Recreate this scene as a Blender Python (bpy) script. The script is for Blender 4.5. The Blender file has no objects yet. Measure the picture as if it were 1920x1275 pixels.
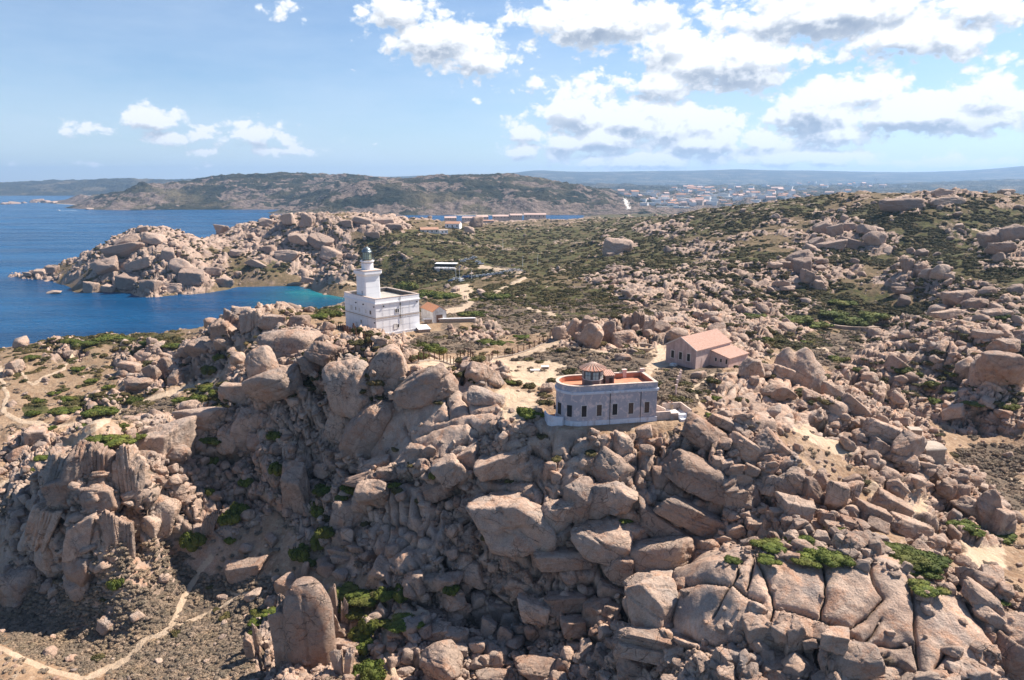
import bpy, bmesh, math, random
import numpy as np
from mathutils import Vector, Matrix

R = math.radians
SC = bpy.context.scene
COL = SC.collection

# ------------------------------------------------------------------ camera
CAMZ = 80.0
PITCH = R(12.85)
F = 1280.0
cam_d = bpy.data.cameras.new("camera")
cam_d.sensor_width = 36.0
cam_d.lens = 24.0
cam_d.clip_start = 1.0
cam_d.clip_end = 90000.0
cam = bpy.data.objects.new("camera", cam_d)
COL.objects.link(cam)
cam.location = (0, 0, CAMZ)
cam.rotation_euler = (R(90) - PITCH, 0, 0)
SC.camera = cam

# ------------------------------------------------------------------ light
SUN_EL, SUN_AZ = 48.0, 62.0          # azimuth measured from +Y towards +X
SC.view_settings.view_transform = 'Standard'
SC.view_settings.look = 'None'
SC.view_settings.exposure = 1.0
SC.view_settings.gamma = 1.0
sd = bpy.data.lights.new("sun", 'SUN')
sd.energy = 5.0
sd.angle = R(0.5)
sd.color = (1.0, 0.91, 0.80)
sun = bpy.data.objects.new("sun", sd)
COL.objects.link(sun)
_sv = Vector((math.cos(R(SUN_EL)) * math.sin(R(SUN_AZ)), math.cos(R(SUN_EL)) * math.cos(R(SUN_AZ)), math.sin(R(SUN_EL))))
sun.rotation_euler = _sv.to_track_quat('Z', 'Y').to_euler()
SC.cycles.max_bounces = 5
SC.cycles.diffuse_bounces = 2
SC.cycles.glossy_bounces = 2
SC.cycles.transmission_bounces = 3
SC.cycles.volume_bounces = 0
SC.cycles.transparent_max_bounces = 6

def ray(px, py):
    u = (px - 960.0) / F; v = (py - 637.5) / F
    return u, math.cos(PITCH) - v * math.sin(PITCH), -(math.sin(PITCH) + v * math.cos(PITCH))

def slope(py):
    _, fy, fz = ray(960, py)
    return -fz / fy

# ------------------------------------------------------------------ node helper
class NT:
    def __init__(s, tree): s.t = tree
    def n(s, typ, **kw):
        nd = s.t.nodes.new(typ)
        for k, v in kw.items():
            if k.startswith('i_'):
                key = k[2:]; key = int(key) if key.isdigit() else key.replace('_', ' ')
                s.set(nd.inputs[key], v)
            else: setattr(nd, k, v)
        return nd
    def set(s, inp, v):
        if isinstance(v, bpy.types.NodeSocket): s.t.links.new(v, inp)
        else: inp.default_value = v
    def m(s, op, a, b=0.0, c=0.0, clamp=False):
        nd = s.t.nodes.new('ShaderNodeMath'); nd.operation = op; nd.use_clamp = clamp
        s.set(nd.inputs[0], a)
        if op not in ('SQRT', 'SINE', 'COSINE', 'ABSOLUTE', 'FLOOR'): s.set(nd.inputs[1], b)
        if op in ('MULTIPLY_ADD', 'SMOOTH_MIN', 'SMOOTH_MAX', 'WRAP'): s.set(nd.inputs[2], c)
        return nd.outputs[0]
    def vm(s, op, a, b=(0, 0, 0)):
        nd = s.t.nodes.new('ShaderNodeVectorMath'); nd.operation = op
        s.set(nd.inputs[0], a)
        if op == 'SCALE': s.set(nd.inputs[3], b)
        elif op not in ('LENGTH', 'NORMALIZE'): s.set(nd.inputs[1], b)
        return nd.outputs['Value'] if op in ('LENGTH', 'DOT_PRODUCT') else nd.outputs[0]
    def mr(s, v, a, b, c=0.0, d=1.0, smooth=False):
        nd = s.t.nodes.new('ShaderNodeMapRange'); nd.clamp = True
        if smooth: nd.interpolation_type = 'SMOOTHSTEP'
        s.set(nd.inputs[0], v)
        for i, x in enumerate((a, b, c, d)): s.set(nd.inputs[i + 1], x)
        return nd.outputs[0]
    def mix(s, f, a, b, blend='MIX'):
        nd = s.t.nodes.new('ShaderNodeMix'); nd.data_type = 'RGBA'; nd.blend_type = blend
        s.set(nd.inputs[0], f)
        for i, x in ((6, a), (7, b)):
            if isinstance(x, tuple) and len(x) == 3: x = (*x, 1)
            s.set(nd.inputs[i], x)
        return nd.outputs[2]
    def noise(s, vec, scale, detail=4, rough=0.55, dist=0.0, dim='3D'):
        nd = s.t.nodes.new('ShaderNodeTexNoise'); nd.noise_dimensions = dim
        s.set(nd.inputs['Vector'], vec)
        nd.inputs['Scale'].default_value = scale; nd.inputs['Detail'].default_value = detail
        nd.inputs['Roughness'].default_value = rough; nd.inputs['Distortion'].default_value = dist
        return nd.outputs[0]

# ------------------------------------------------------------------ sky with clouds
world = bpy.data.worlds.new("World"); SC.world = world
world.use_nodes = True
wt = world.node_tree; wt.nodes.clear(); W = NT(wt)
sky = W.n('ShaderNodeTexSky'); sky.sky_type = 'NISHITA'
sky.sun_disc = False; sky.sun_elevation = R(SUN_EL); sky.sun_rotation = R(SUN_AZ)
sky.air_density = 1.0; sky.dust_density = 0.15; sky.ozone_density = 2.5; sky.altitude = 80
geo = W.n('ShaderNodeTexCoord')
sep = W.n('ShaderNodeSeparateXYZ'); wt.links.new(geo.outputs['Generated'], sep.inputs[0])
az = W.m('ARCTAN2', sep.outputs[0], sep.outputs[1])
el = W.m('ARCSINE', sep.outputs[2])
cmb = W.n('ShaderNodeCombineXYZ'); wt.links.new(az, cmb.inputs[0]); wt.links.new(el, cmb.inputs[1])
P0 = cmb.outputs[0]

def azel(px, py):
    x, y, z = ray(px, py)
    return math.atan2(x, y), math.atan2(z, math.hypot(x, y))

CLOUDS = [  # px, py, rx, ry, weight
 (520, 15, 60, 30, 0.62), (600, 40, 45, 22, 0.50), (750, 20, 95, 45, 0.95), (830, 70, 130, 55, 1.00), (890, 110, 90, 50, 0.90),
 (1010, 95, 110, 40, 0.60), (1120, 40, 190, 55, 1.00), (1240, 90, 120, 55, 0.90), (1370, 115, 180, 60, 1.10), (1240, 155, 150, 38, 0.95),
 (1080, 215, 90, 63.25, 1.05), (1190, 225, 130, 69, 1.00), (1130, 260, 140, 36.8, 1.00), (1000, 245, 100, 46, 0.80), (980, 282, 80, 25.3, 0.82), (1290, 235, 140, 57.5, 0.95), (1430, 265, 160, 34.5, 0.88),
 (1540, 205, 90, 63.25, 1.15), (1620, 175, 120, 52, 0.85), (1720, 215, 190, 41.4, 1.10), (1850, 185, 90, 55, 0.95),
 (1560, 20, 230, 55, 1.10), (1700, 70, 150, 45, 1.00), (1830, 15, 140, 45, 0.85), (1200, 300, 260, 25.3, 0.92), (1060, 265, 90, 34.5, 1.00), (1330, 265, 120, 39.1, 1.05), (1560, 250, 140, 27.6, 0.95), (950, 165, 40, 20, 0.60), (1480, 296, 240, 23, 0.88), (1010, 150, 50, 26, 0.70),
 (165, 243, 58, 20, 0.72), (290, 225, 70, 38, 0.85), (330, 255, 120, 22, 0.75), (470, 255, 150, 34, 0.80), (520, 282, 120, 16, 0.70),
 (890, 187, 42, 17, 0.60), (660, 130, 28, 14, 0.50), (740, 130, 30, 12, 0.50), (700, 272, 24, 9, 0.50), (770, 285, 26, 9, 0.50), (1640, 265, 40, 16.1, 0.70), (1820, 255, 14, 6.9, 0.70),
 (200, 308, 240, 12, 0.55), (1750, 305, 250, 13.8, 0.80), (400, 285, 90, 16, 0.70), (-650, 60, 300, 60, 0.80), (2150, 120, 200, 90, 0.90), (2400, 220, 220, 57.5, 1.00)]

def density(P):
    acc = None
    for (px, py, rx, ry, w) in CLOUDS:
        a, e = azel(px, py)
        d = W.vm('SUBTRACT', P, (a, e, 0))
        d = W.vm('MULTIPLY', d, (F * .93 / rx, F * .93 / ry, 0))
        l = W.vm('LENGTH', d)
        v = W.mr(l, 0.0, 1.65, w * 1.12, 0.0)
        acc = v if acc is None else W.m('SMOOTH_MAX', acc, v, 0.15)
    st = W.vm('MULTIPLY', P, (1.0, 1.45, 1.0))
    wv = W.n('ShaderNodeTexNoise'); W.set(wv.inputs['Vector'], st); wv.inputs['Scale'].default_value = 26; wv.inputs['Detail'].default_value = 3
    wd = W.vm('SCALE', W.vm('SUBTRACT', wv.outputs[1], (.5, .5, .5)), .018)
    st2 = W.vm('ADD', st, wd)
    n1 = W.noise(st2, 15.0, 10, 0.60)
    vor = W.n('ShaderNodeTexVoronoi'); vor.feature = 'SMOOTH_F1'; W.set(vor.inputs['Vector'], st2); vor.inputs['Scale'].default_value = 42
    vor.inputs['Detail'].default_value = 3; vor.inputs['Roughness'].default_value = .55; vor.inputs['Smoothness'].default_value = .45
    bil = W.m('SUBTRACT', .62, vor.outputs['Distance'])
    nn = W.m('MULTIPLY_ADD', W.m('SUBTRACT', n1, .5), 1.05, W.m('MULTIPLY', W.m('SUBTRACT', bil, .25), .42))
    return W.m('ADD', W.m('SUBTRACT', acc, .27), nn), acc

D0, A0c = density(P0)
D1, A1c = density(W.vm('ADD', P0, (0.004, 0.014, 0)))
base_sh = W.mr(W.m('SUBTRACT', A1c, A0c), -.10, .16, .14, -.40, True)
alpha = W.mr(D0, -0.05, 0.22, 0, 1, True)
veil = W.m('MULTIPLY', W.mr(W.noise(W.vm('MULTIPLY', P0, (1.0, 4.0, 1.0)), 2.6, 5, .6), .3, .75), W.mr(el, .42, .03, 0.0, .75))
alpha_all = W.m('MAXIMUM', alpha, W.m('MULTIPLY', veil, .9))
lit = W.m('SUBTRACT', D0, D1)
core = W.mr(D1, 0.30, 0.85, 0.0, 1.0)
lum = W.m('ADD', W.m('ADD', W.mr(lit, -0.16, 0.14, -.26, .22), W.m('MULTIPLY', base_sh, W.mr(A0c, .3, .8))), W.m('SUBTRACT', 0.92, W.m('MULTIPLY', core, .30)), clamp=False)
ccol = W.mix(W.m('MULTIPLY', lum, 1.0, clamp=True), (.30, .36, .46), (.95, .955, .96))
bsky = W.n('ShaderNodeBackground'); 
# the sky's own light: Nishita; a touch of thin high veil near the horizon
skyc = W.mix(1.0, sky.outputs[0], (0.92, 1.0, 1.10), 'MULTIPLY')
W.set(bsky.inputs[0], skyc); bsky.inputs[1].default_value = 0.064
bcl = W.n('ShaderNodeBackground'); W.set(bcl.inputs[0], W.mix(alpha, (.66, .76, .88), ccol)); bcl.inputs[1].default_value = 0.61
ms = W.n('ShaderNodeMixShader'); W.set(ms.inputs[0], alpha_all)
wt.links.new(bsky.outputs[0], ms.inputs[1]); wt.links.new(bcl.outputs[0], ms.inputs[2])
wo = W.n('ShaderNodeOutputWorld'); wt.links.new(ms.outputs[0], wo.inputs[0])
world.cycles.sampling_method = 'MANUAL'; world.cycles.sample_map_resolution = 512

# ------------------------------------------------------------------ numpy noise
def _h(ix, iy, iz, seed):
    M = 0xFFFFFFFF
    h = (ix.astype(np.int64) * 374761393 + iy.astype(np.int64) * 668265263 + iz.astype(np.int64) * 2147483647 % M + seed * 974634777) & M
    h = ((h ^ (h >> 13)) * 1274126177) & M
    h = ((h ^ (h >> 16)) * 2246822519) & M
    h = h ^ (h >> 15)
    return (h & 0xFFFFFF) / float(0xFFFFFF)

def vnoise(p, seed=0):
    """value noise in -1..1; p (N,2) or (N,3)"""
    p = np.asarray(p, float)
    if p.shape[1] == 2: p = np.c_[p, np.zeros(len(p))]
    i = np.floor(p).astype(np.int64); f = p - i
    f = f * f * f * (f * (f * 6 - 15) + 10)
    out = 0
    for dx in (0, 1):
        wx = f[:, 0] if dx else 1 - f[:, 0]
        for dy in (0, 1):
            wy = f[:, 1] if dy else 1 - f[:, 1]
            for dz in (0, 1):
                wz = f[:, 2] if dz else 1 - f[:, 2]
                out = out + wx * wy * wz * _h(i[:, 0] + dx, i[:, 1] + dy, i[:, 2] + dz, seed)
    return out * 2 - 1

def fbm(p, octv=4, seed=0, gain=.5):
    a = 1.0; s = 0; t = 0; p = np.asarray(p, float)
    for k in range(octv):
        s = s + a * vnoise(p * (2.03 ** k) + 17.3 * k, seed + k); t += a; a *= gain
    return s / t

def worley(x, y, seed):
    ix = np.floor(x).astype(np.int64); iy = np.floor(y).astype(np.int64)
    z0 = np.zeros_like(ix)
    F1 = np.full(x.shape, 9.0); F2 = np.full(x.shape, 9.0)
    bx = np.zeros_like(x); by = np.zeros_like(x); bi = np.zeros_like(ix); bj = np.zeros_like(ix)
    for dx in (-1, 0, 1):
        for dy in (-1, 0, 1):
            cx = ix + dx; cy = iy + dy
            qx = cx + .12 + .76 * _h(cx, cy, z0, seed); qy = cy + .12 + .76 * _h(cx, cy, z0, seed + 1)
            d = np.hypot(x - qx, y - qy)
            n = d < F1
            F2 = np.where(n, F1, np.minimum(F2, d))
            F1 = np.where(n, d, F1); bx = np.where(n, qx, bx); by = np.where(n, qy, by)
            bi = np.where(n, cx, bi); bj = np.where(n, cy, bj)
    r = [_h(bi, bj, z0, seed + 5 + k) for k in range(3)]
    return F1, F2, x - bx, y - by, r

def sstep(x, a, b):
    t = np.clip((x - a) / (b - a), 0, 1); return t * t * (3 - 2 * t)

# ------------------------------------------------------------------ terrain base: control points seen in the photograph
CP = []   # (a, lnY, z)
def cpz(px, py, z):
    s = slope(py); Y = (CAMZ - z) / s
    _, fy, _ = ray(px, py)
    CP.append(((px - 960) / F / fy, math.log(Y), z))
def cpy(px, Y, z, py=None):
    fy = ray(px, py if py is not None else 345.5)[1]
    CP.append(((px - 960) / F / fy, math.log(Y), z))
def cps(px, Y, py):     # a skyline point: height follows from where it is seen
    cpy(px, Y, CAMZ - Y * slope(py), py)

for t in [
 # hill top with the two houses and the lighthouse
 (720, 625, 40), (655, 612, 40), (790, 620, 40), (960, 700, 42), (860, 680, 41), (1050, 690, 42), (1140, 795, 44.2), (1060, 798, 44), (1240, 785, 44), (1110, 720, 43.5),
 (1310, 692, 43), (1250, 672, 43), (1370, 672, 42.5), (1205, 655, 42), (960, 640, 39), (900, 610, 37), (1060, 640, 42), (1130, 610, 43), (1000, 760, 43),
 (870, 740, 43), (740, 690, 45), (670, 690, 46), (790, 700, 46), (540, 640, 43), (470, 600, 42), (420, 610, 40), (600, 610, 41),
 # left slopes
 (300, 637, 28), (200, 637, 27), (100, 640, 26), (0, 655, 25), (370, 640, 33), (150, 690, 25), (50, 720, 24), (190, 765, 22), (60, 800, 21), (300, 730, 25), (400, 715, 27),
 (420, 690, 32), (350, 780, 26), (240, 800, 24), (130, 840, 21), (20, 900, 17),
 (200, 840, 36), (120, 870, 31), (260, 870, 33), (150, 960, 27), (220, 960, 26), (60, 980, 21), (150, 1060, 17.5), (250, 1030, 18), (300, 930, 25), (320, 840, 31), (400, 800, 32),
 (460, 790, 34), (520, 730, 41), (560, 700, 43), (450, 740, 36), (20, 1100, 12.5), (100, 1130, 12), (200, 1150, 12), (0, 1250, 12), (400, 1200, 12), (300, 1050, 14), (400, 1000, 18), (250, 1270, 11.5),
 (470, 1080, 14.5), (450, 1250, 13), (400, 900, 24), (500, 870, 27), (500, 980, 20),
 # gully in the middle
 (620, 950, 24), (600, 880, 27), (640, 830, 32), (690, 800, 36), (640, 1050, 20), (680, 1110, 19.5), (720, 1060, 22), (760, 850, 34), (720, 920, 30), (700, 1230, 17),
 (840, 900, 34), (800, 1000, 28), (760, 1100, 22), (820, 850, 37), (850, 1180, 19), (900, 1120, 21),
 # cliff under the pink house
 (1000, 850, 40), (960, 820, 42), (1000, 900, 37), (1000, 950, 34.5), (1000, 1000, 31), (1000, 1050, 27.5), (1000, 1100, 24.5), (1000, 1200, 20), (1000, 1275, 17),
 (1150, 850, 41), (1150, 900, 38), (1150, 950, 35.5), (1150, 1000, 32.5), (1150, 1060, 28), (1130, 1130, 24), (1100, 1200, 21),
 (1320, 830, 42.5), (1320, 900, 38.5), (1300, 1000, 32), (1250, 1060, 29), (1400, 970, 34), (1400, 850, 42), (1480, 900, 39), (1560, 930, 37),
 (1380, 1030, 33.5), (1500, 1045, 36.8), (1500, 1150, 34.6), (1500, 1275, 31), (1250, 1200, 28), (1300, 1120, 33), (1200, 1130, 28.5), (1850, 1200, 33.8), (1700, 1120, 35.8), (1600, 1080, 37), (1350, 1085, 35.6), (1350, 1200, 31.5), (1700, 1250, 32.3), (1900, 1270, 30.5),
 (1640, 1000, 36.5), (1700, 950, 35), (1780, 1050, 33.5), (1900, 1080, 30), (1900, 1000, 27.5), (1860, 940, 28.5),
 (1560, 840, 40.5), (1640, 880, 38), (1600, 780, 39), (1680, 830, 36), (1400, 760, 43.5), (1460, 740, 43), (1530, 740, 40), (1490, 700, 39), (1420, 690, 43.5),
 (1740, 865, 23), (1800, 850, 21), (1900, 900, 19), (1880, 830, 21), (1760, 780, 23), (1800, 740, 26), (1900, 740, 25), (1650, 750, 24), (1880, 690, 34), (1900, 640, 40), (1800, 640, 36),
 (1600, 650, 26), (1560, 680, 27), (1450, 620, 31), (1200, 600, 40), (1300, 610, 37), (1380, 640, 36), (1600, 590, 28), (1700, 590, 29), (1500, 570, 31), (1300, 560, 35), (1800, 570, 38), (1900, 560, 42),
 (1400, 520, 38), (1500, 490, 43), (1600, 440, 52), (1700, 500, 44), (1640, 520, 38), (1900, 450, 54), (1800, 470, 47), (1250, 500, 38), (1200, 470, 36), (1350, 460, 44), (1480, 430, 52),
 (1000, 560, 33), (1100, 540, 36), (960, 580, 33), (870, 570, 30), (870, 530, 25), (1000, 500, 26), (930, 540, 28), (1100, 470, 31), (1000, 450, 28), (900, 480, 26), (840, 450, 30), (760, 500, 22), (800, 520, 17),
 (780, 560, 25), (720, 560, 14), (840, 600, 34),
 (1100, 415, 30), (1000, 425, 24), (900, 425, 22), (850, 420, 20), (1200, 410, 40), (1150, 440, 34),
 # cove and headland
 (610, 582, 35), (640, 528, 1.2), (600, 545, -4), (560, 560, -7), (640, 548, -4), (500, 600, -8), (420, 570, -8), (300, 600, -8), (100, 600, -8), (0, 600, -8), (0, 520, -8), (100, 560, -8), (200, 570, -8),
 (680, 540, 3), (700, 520, 10), (690, 490, 20), (740, 470, 27), (700, 440, 36),
 (265, 430, 41), (230, 445, 33), (180, 470, 21), (140, 490, 12), (100, 505, 6), (310, 475, 27), (270, 500, 18), (200, 525, 8), (170, 540, 3), (150, 552, -1), (260, 540, 5), (340, 530, 8), (340, 553, -1), (250, 555, -2), (400, 480, 22),
 (380, 520, 10), (440, 535, 1), (430, 430, 36), (400, 450, 28), (540, 408, 49), (500, 415, 44), (580, 415, 47), (620, 440, 41), (650, 480, 26), (480, 450, 31), (480, 500, 14), (560, 520, 6), (600, 505, 14), (520, 535, 0.5), (580, 532, .6), (440, 552, -3),
 (40, 516, 1), (10, 516, -4), (95, 549, .6), (60, 555, -4),
]: cpz(*t)
for t in [(0, 400, -9), (200, 400, -9), (350, 430, -9), (-100, 300, -6), (-200, 230, 20), (-200, 150, 18), (-150, 90, 12), (-200, 500, -9),
          (0, 720, -9), (200, 720, -9), (330, 760, -9), (430, 790, -9), (520, 900, -6), (0, 1000, -9), (300, 1000, -9), (600, 1100, -6), (100, 1500, -9), (500, 1500, -9), (700, 1560, -9), (760, 1300, -4),
          (900, 1480, -2), (1000, 1550, -5), (1150, 1560, 4), (700, 850, 34), (640, 760, 40), (760, 900, 20), (800, 1100, 10), (1250, 1100, 28), (1300, 1400, 15), (1250, 1600, 8),
          (1500, 800, 45), (1500, 1300, 25), (1800, 700, 58), (1800, 1200, 30), (2100, 700, 60), (2100, 400, 56), (2100, 250, 42), (2100, 150, 30), (2100, 90, 30), (2100, 1300, 30),
          (600, 55, 14), (200, 70, 11), (1000, 55, 16), (1400, 50, 26), (1800, 50, 30), (2100, 55, 28), (-150, 60, 10), (700, 42, 12), (1500, 40, 20), (300, 42, 11), (1900, 40, 25),
          (560, 63, 22)]: cpy(*t)
for t in [(1300, 640, 399), (1400, 580, 388), (1500, 520, 378), (1580, 500, 374), (1650, 480, 377), (1700, 440, 378), (1770, 420, 372), (1850, 440, 372), (1920, 460, 372)]: cps(*t)
# far country
for t in [(-200, 5600, 350), (0, 5600, 349), (80, 5700, 346), (200, 5600, 338), (280, 5600, 341), (330, 5200, 344),
          (165, 2420, 378), (190, 2450, 368), (240, 2600, 356), (300, 2700, 349), (350, 2800, 342), (400, 2900, 334), (440, 2900, 331), (490, 2900, 328), (530, 2900, 326), (590, 2800, 334), (640, 2700, 343),
          (600, 2050, 372), (650, 2200, 352), (700, 2300, 342), (760, 2350, 337), (830, 2400, 331), (900, 2400, 329), (950, 2350, 331), (1010, 2350, 338), (1060, 2300, 349), (1110, 2250, 361), (1160, 2250, 374),
          (560, 6800, 335), (620, 6800, 331), (680, 6800, 331), (740, 6800, 334), (840, 7500, 336), (920, 9000, 328),
          (960, 11000, 325), (1000, 11000, 319), (1080, 11000, 323), (1150, 11000, 323), (1240, 11000, 321), (1290, 11000, 322), (1340, 11000, 320), (1400, 11000, 317), (1440, 11000, 322),
          (1500, 11000, 320), (1600, 11000, 323), (1700, 11000, 325), (1800, 11000, 322), (1860, 11000, 318), (1920, 11000, 311), (2050, 11000, 309),
          (1700, 6500, 345), (1800, 6500, 341), (1920, 6300, 337), (1600, 6500, 348), (1500, 6500, 350), (1350, 6500, 350), (1250, 6500, 350), (1150, 6500, 348), (2050, 6500, 335)]: cps(*t)
for t in [(200, 2200, -1), (300, 2230, -1), (400, 2240, -1), (500, 2240, -1), (570, 2200, -1), (120, 2300, -8), (140, 2600, -8), (0, 2600, -8), (0, 3800, -8), (-200, 3000, -8), (150, 3800, -8), (330, 3700, 10), (0, 5000, -2), (200, 5000, -2), (-200, 5000, -3), (80, 4600, -8),
          (600, 1830, -1), (700, 1830, -1), (800, 1830, -1), (900, 1830, -1), (1000, 1830, -1), (1080, 1840, -1), (800, 1650, -8), (950, 1680, -7), (1050, 1700, -5), (580, 1700, -9), (450, 1900, -9), (200, 1800, -9), (1120, 1750, 3), (1180, 1900, 8), (1250, 2000, 8),
          (1300, 2400, 15), (1400, 2400, 18), (1200, 2900, 30), (1400, 3200, 34), (1600, 2500, 20), (1800, 2500, 15), (1300, 4500, 50), (1500, 4000, 36), (1700, 4200, 30), (1900, 4000, 30), (1000, 3500, 40), (1900, 2000, 15), (700, 3800, 40), (500, 4500, 20),
          (500, 14500, 100), (1000, 15000, 200), (1500, 15000, 200), (2000, 15000, 220), (0, 9000, -8), (0, 15000, -8), (250, 8000, -4), (-200, 9000, -8), (1100, 8300, 75), (1500, 8500, 80), (1850, 8500, 90)]: cpy(*t)
CPA = np.array(CP)

def tps_fit(c):
    n = len(c); d = np.hypot(c[:, None, 0] - c[None, :, 0], c[:, None, 1] - c[None, :, 1])
    K = d ** 2 * np.log(d + 1e-9) + np.eye(n) * 4e-4
    # heights are fitted relative to distance so that far relief does not swamp the near ground
    Pm = np.c_[np.ones(n), c[:, 0], c[:, 1]]
    A = np.block([[K, Pm], [Pm.T, np.zeros((3, 3))]])
    y = np.r_[(c[:, 2] - 0.0) / np.exp(c[:, 1]) * 100.0, 0, 0, 0]
    return np.linalg.solve(A, y)
TW = tps_fit(CPA)

def base_h(a, l):
    out = np.zeros(a.shape)
    for k in range(0, len(a), 40000):
        aa = a[k:k + 40000]; ll = l[k:k + 40000]
        d2 = (aa[:, None] - CPA[None, :, 0]) ** 2 + (ll[:, None] - CPA[None, :, 1]) ** 2
        out[k:k + 40000] = (0.5 * d2 * np.log(d2 + 1e-12)) @ TW[:-3] + TW[-3] + TW[-2] * aa + TW[-1] * ll
    return out * np.exp(l) / 100.0

# ------------------------------------------------------------------ ground cover zones, as seen from above through the photograph's ground points
def project(x, y, z):
    c, s = math.cos(PITCH), math.sin(PITCH)
    dz = z - CAMZ
    depth = y * c - dz * s
    up = y * s + dz * c
    return 960 + F * x / depth, 637.5 - F * up / depth

def ell(px, py, cx, cy, rx, ry, rot=0):
    c, s = math.cos(R(rot)), math.sin(R(rot))
    dx = px - cx; dy = -(py - cy)
    return np.clip(1.25 - np.sqrt(((dx * c + dy * s) / rx) ** 2 + ((-dx * s + dy * c) / ry) ** 2), 0, 1)

ROCKZ = [(170, 900, 170, 90, 0), (130, 1000, 120, 110, 0), (240, 960, 90, 80, 0), (310, 830, 60, 60, 0), (380, 790, 60, 40, 0), (400, 920, 120, 90, 0), (520, 760, 110, 110, 0), (560, 660, 100, 50, 0), (470, 605, 90, 35, 0),
 (620, 900, 110, 130, 0), (720, 760, 130, 110, 0), (830, 790, 120, 70, 0), (800, 950, 130, 110, 0), (1000, 940, 220, 150, 0), (1220, 930, 200, 110, -15), (1050, 1120, 330, 100, 0), (850, 1200, 170, 90, 0), (1100, 1230, 200, 60, 0),
 (1400, 900, 160, 90, -30), (1500, 960, 160, 60, -25), (1430, 750, 110, 60, -10), (1550, 760, 110, 50, -30), (1500, 1180, 320, 130, 0), (1750, 1180, 250, 130, -25), (1680, 850, 110, 80, -40), (1820, 960, 100, 60, -30),
 (280, 690, 80, 50, 0), (390, 660, 60, 35, 0), (130, 660, 50, 20, 0), (1130, 625, 90, 35, 0), (1240, 620, 70, 40, 0), (900, 705, 60, 28, 0), (1350, 600, 110, 60, -30), (1300, 530, 180, 40, 10), (1180, 520, 110, 22, 0),
 (1590, 450, 100, 35, 0), (1500, 510, 120, 35, 0), (1720, 515, 70, 35, 0), (1700, 385, 50, 18, 0), (1770, 370, 50, 22, 0), (1880, 470, 60, 45, 0), (1850, 560, 130, 30, 0), (1850, 650, 120, 80, -15), (1700, 640, 90, 50, 0), (1650, 740, 90, 50, 0), (1850, 770, 100, 50, 0),
 (1240, 430, 60, 14, 0), (1155, 465, 35, 20, 0), (700, 420, 80, 20, 0), (540, 440, 130, 60, 0), (270, 480, 170, 80, -10), (430, 440, 60, 30, 0), (600, 490, 70, 40, 0), (1320, 470, 60, 20, 0), (60, 515, 60, 20, 0), (1450, 590, 90, 30, -20), (900, 625, 60, 20, 0), (700, 650, 60, 25, 0),
 (1700, 700, 130, 60, 0), (1400, 560, 90, 30, 0), (560, 1200, 90, 110, 0), (1750, 1010, 60, 40, -30), (200, 760, 60, 20, 0), (60, 860, 60, 60, 30)]
GREENZ = [(1000, 470, 330, 55, 0), (800, 500, 150, 45, 0), (760, 450, 100, 25, 0), (1180, 480, 160, 50, 0), (1350, 510, 120, 30, 0), (1130, 590, 120, 12, 0), (1480, 640, 90, 20, 0), (1250, 420, 200, 30, 0), (1400, 400, 200, 30, 10), (1750, 430, 260, 60, 0), (1620, 585, 160, 22, 0), (1850, 510, 140, 50, 0), (980, 550, 110, 30, 0), (1100, 560, 80, 20, 0),
 (250, 637, 130, 12, 0), (400, 745, 50, 25, 0), (200, 765, 90, 25, 0), (200, 825, 50, 12, 0), (60, 770, 30, 12, 0), (610, 580, 40, 14, 0), (600, 960, 30, 60, 0), (690, 1130, 70, 30, 0), (690, 1200, 30, 60, 0), (1540, 1010, 90, 14, -15), (1720, 1040, 60, 20, -10),
 (1500, 560, 200, 30, 0), (1700, 470, 200, 30, 0), (1400, 490, 100, 30, 0), (540, 500, 120, 10, 0)]
HEATHZ = [(300, 1170, 340, 110, 0), (230, 1060, 130, 50, 0), (480, 1200, 80, 80, 0), (1110, 680, 180, 30, 0), (1270, 730, 60, 40, 0), (1880, 920, 60, 40, -30), (1880, 860, 90, 30, 0), (1600, 660, 110, 40, 0), (1000, 600, 130, 30, 0), (300, 770, 100, 30, 0), (1300, 700, 50, 40, 0), (860, 640, 90, 25, 0), (60, 950, 60, 50, 0), (1720, 690, 80, 30, 0), (720, 655, 90, 12, 0), (420, 1130, 140, 60, 0), (1000, 590, 300, 30, 0), (1200, 560, 200, 40, 0)]
SANDZ = [(1000, 700, 80, 30, 0), (960, 760, 70, 40, 0), (1235, 670, 26, 35, 0), (870, 545, 32, 14, 0), (640, 530, 40, 5, 0), (1520, 800, 130, 25, -35), (1700, 960, 120, 50, -35), (1680, 1060, 60, 20, 0), (900, 680, 120, 12, 0), (1830, 1030, 80, 50, -35), (1370, 730, 30, 40, 0)]
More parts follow.
